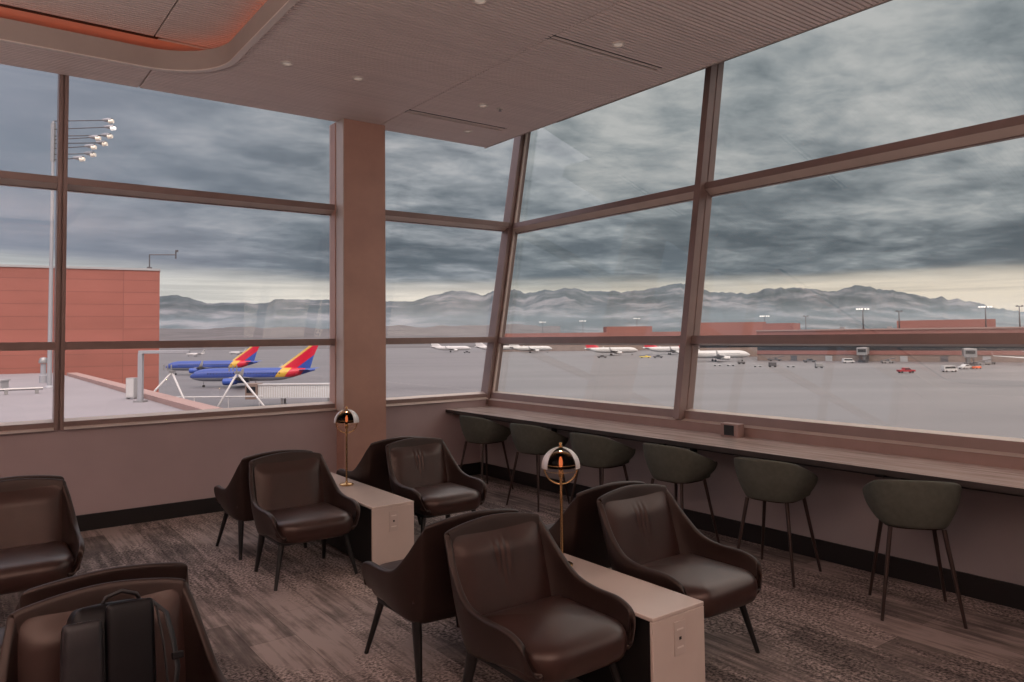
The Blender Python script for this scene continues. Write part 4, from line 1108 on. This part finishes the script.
def bridge_far(x, y, label):
    t = thing('boarding_bridge', label, 'boarding bridge', site(x, y, APRON), ACROSS - .5, 'boarding bridges at the far concourse')
    b = MB(); b.box((0, 0, 5.3), (3.4, 16, 2.8)); b.build('tunnel', M['pale_grey'], t, bevel=.1)
    b = MB(); b.box((0, -9.2, 5.4), (4.6, 4.2, 3.6)); cb = b.build('cab', M['steel'], t, bevel=.15)
    b = MB(); b.box((0, -11.35, 5.8), (3.4, .2, 1.4)); b.build('cab_window', M['window_dark'], cb)
    b = MB(); b.box((-1.3, -4, 2.2), (.5, .6, 4.2)); b.box((1.3, -4, 2.2), (.5, .6, 4.2)); b.box((0, -4, .6), (4.4, 1.4, 1.0)); b.build('drive_column', M['dark_metal'], t)
    b = MB(); b.lathe([(0, 0), (1.0, 0), (1.0, 3.6), (2.2, 3.7), (2.2, 7.0), (0, 7.2)], (0, 8.6, 0), 18); b.build('rotunda', M['steel'], t, smooth=True, ang=40)
bridge_far(362, 170, 'grey boarding bridge on the concourse left of the crimson pickup')
bridge_far(316, 193, 'grey boarding bridge on the concourse right of the crimson pickup')
def mast(d, l, ztop, lit, label, base=APRON):
    t = thing('apron_light_mast', label, 'light mast', site(d, l, base), ACROSS, 'apron light masts on the far side')
    H = ztop - base
    b = MB(); b.tube([(0, 0, 0), (0, 0, H)], [.34, .20], 10); b.build('pole', M['dark_metal'], t, smooth=True)
    b = MB(); b.box((0, 0, H - .2), (5.5 if lit else 3.2, .3, .3)); cr = b.build('crossbar', M['dark_metal'], t)
    for x in ((-3, -1.8, -.6, 1.2, 2.6) if lit else (-1.2, 1.2)):
        b = MB(); b.box((x, -.3, H - .1), (.8, .5, .65)); b.build('floodlight', M['lamp_white'] if lit else M['dark_metal'], cr)
mast(372, 175, 13.2, True, 'light mast with lit floodlights over the concourse, left of its roof house', 3.3)
mast(372, 193, 12.0, False, 'unlit thin mast just left of the concourse roof house', 3.3)
mast(352, 223.5, 13.0, True, 'light mast with lit floodlights at the right end of the roof house', 3.3)
mast(352, 239.5, 13.2, False, 'unlit thick mast nearest the right picture edge above the concourse', 3.3)
mast(502, 170, 13.2, True, 'lit floodlight mast above the concourse right of the wide mullion')
mast(460, 181, 12.0, False, 'unlit thin mast between the two lit masts above the concourse')
mast(760, 31, 15.5, True, 'lit floodlight mast leftmost above the distant terminal')
mast(760, 72, 16.2, True, 'lit floodlight mast second from left above the distant terminal')
mast(760, 127, 18.2, True, 'lit floodlight mast above the tall block of the distant terminal')

# ------------------------------------------------------------------ sky
wd = bpy.data.worlds.new('overcast_sky'); sc.world = wd; wd.use_nodes = True
t = NT(wd.node_tree)
out = t.n('ShaderNodeOutputWorld'); bg = t.n('ShaderNodeBackground'); t.l(bg.outputs[0], out.inputs[0])
g = t.n('ShaderNodeTexCoord').outputs['Generated']
sp = t.n('ShaderNodeSeparateXYZ'); t.l(g, sp.inputs[0])
z = t.math('MAXIMUM', sp.outputs[2], 0.0)
den = t.math('ADD', z, .10)
px = t.math('DIVIDE', sp.outputs[0], den); py = t.math('DIVIDE', sp.outputs[1], den)
cb = t.n('ShaderNodeCombineXYZ'); t.l(px, cb.inputs[0]); t.l(py, cb.inputs[1])
# across-view coordinate: -1 left .. +1 right
ac = t.math('MULTIPLY_ADD', sp.outputs[0], FY, t.math('MULTIPLY', sp.outputs[1], -FX))
rot = t.mapping(cb.outputs[0], (.80, 1.0, 1), rot=(0, 0, -ACROSS))
n1 = t.noise(rot, 1.0, 7, .60, .25)
n2 = t.noise(rot, 3.4, 6, .62, .25)
k = t.math('MULTIPLY_ADD', n2, .42, t.math('MULTIPLY', n1, .68))
elev = t.ramp(z, [(0.0, grey(.0)), (.11, grey(.0)), (.20, grey(.5)), (.31, grey(1.0))])
k = t.math('ADD', k, t.math('MULTIPLY', t.math('MULTIPLY_ADD', t.math('MULTIPLY', elev, t.ramp(t.math('MULTIPLY_ADD', ac, .5, .5), [(.33, grey(.15)), (.56, grey(1))])), 1.0, -.34), .20))
k = t.math('ADD', k, t.math('MULTIPLY', ac, -.02))
cloud = t.ramp(k, [(.41, (.100, .120, .140, 1)), (.50, (.17, .193, .215, 1)), (.58, (.285, .305, .325, 1)), (.69, (.475, .47, .475, 1))])
n3 = t.noise(rot, .55, 4, .5, .2)
k3 = t.math('ADD', t.math('MULTIPLY_ADD', n3, .7, t.math('MULTIPLY', n2, .12)), t.math('MULTIPLY', ac, -.28))
leftc = t.ramp(k3, [(.34, (.165, .205, .255, 1)), (.54, (.245, .268, .325, 1)), (.74, (.345, .345, .405, 1))])
lf = t.ramp(t.math('MULTIPLY_ADD', ac, .5, .5), [(.20, grey(1)), (.40, grey(0))])
cloud = t.mix(lf, cloud, leftc)
# bright gap between the cloud base and the mountains
zz = t.math('ADD', z, t.math('MULTIPLY', t.math('SUBTRACT', t.noise(t.mapping(g, (5, 5, 60)), 1.0, 4), .5), .022))
zz = t.math('ADD', zz, t.math('MULTIPLY', t.math('SUBTRACT', lf, .3), -.032))
gap = t.ramp(zz, [(.064, grey(1)), (.076, grey(.55)), (.088, grey(0))])
gc = t.ramp(t.math('MULTIPLY_ADD', ac, .5, .5), [(.10, (.48, .53, .57, 1)), (.38, (.70, .65, .57, 1)), (.75, (.76, .65, .54, 1))])
gs = t.ramp(t.noise(t.mapping(g, (2.5, 2.5, 85)), 1.0, 4, .6), [(.38, grey(.78)), (.52, grey(1.0))])
gc = t.mix(1.0, gc, gs, 'MULTIPLY')
c = t.mix(gap, cloud, gc)
# overcast boosted overhead, out of view, to light the apron and room
zen = t.ramp(z, [(.37, grey(1)), (.46, (3.3, 2.95, 2.75, 1)), (.7, (5.0, 4.4, 4.1, 1)), (1.0, (5.0, 4.4, 4.1, 1))])
c = t.mix(1.0, c, zen, 'MULTIPLY')
# added boost behind the lounge, out of view, brightening the facing walls
fwdc = t.math('MULTIPLY_ADD', sp.outputs[0], -FX, t.math('MULTIPLY', sp.outputs[1], -FY))
c = t.mix(1.0, c, t.ramp(fwdc, [(.15, grey(1)), (.6, (3.0, 2.7, 2.5, 1))]), 'MULTIPLY')
low = t.ramp(sp.outputs[2], [(0.0, grey(0)), (.001, grey(1))])
c = t.mix(low, (.30, .28, .27, 1), c)
t.l(c, bg.inputs[0]); bg.inputs[1].default_value = 1.12

# ------------------------------------------------------------------ interior lights: added unseen fill uplights, then the downlight beams
def area(name, loc, size, energy, color, rot=(0, 0, 0)):
    ld = bpy.data.lights.new(name, 'AREA'); ld.shape = 'RECTANGLE'; ld.size, ld.size_y = size; ld.energy = energy; ld.color = color
    o = bpy.data.objects.new(name, ld); col.objects.link(o); o.location = loc; o.rotation_euler = rot; return o
area('fill_uplight', (.2, -1.6, 2.5), (4.5, 2.0), 310, (1, .86, .79), (PI, 0, 0))
area('fill_uplight', (-3.4, 2.2, 2.5), (2.0, 5.0), 265, (1, .86, .79), (PI, 0, 0))
def spot(x, y, e):
    ld = bpy.data.lights.new('downlight_beam', 'SPOT'); ld.energy = e; ld.color = (1, .84, .70); ld.spot_size = R(75); ld.spot_blend = .8; ld.shadow_soft_size = .05
    o = bpy.data.objects.new('downlight_beam', ld); col.objects.link(o); o.location = (x, y, CZ - .02)
for x, y in ((2.13, 5.9), (2.756, 5.896), (4.075, 5.903), (4.46, 6.756), (4.071, 4.051), (2.774, 4.043)): spot(x, y, 7)

# ------------------------------------------------------------------ view
sc.view_settings.view_transform = 'Standard'; sc.view_settings.look = 'None'
sc.view_settings.gamma = 1.0; sc.view_settings.use_curve_mapping = False; sc.view_settings.exposure = 0.0
sc.cycles.max_bounces = 10; sc.cycles.diffuse_bounces = 5; sc.cycles.glossy_bounces = 4; sc.cycles.transparent_max_bounces = 24
sc.cycles.use_denoising = True; sc.cycles.volume_bounces = 1
sc.cycles.caustics_reflective = False; sc.cycles.caustics_refractive = False
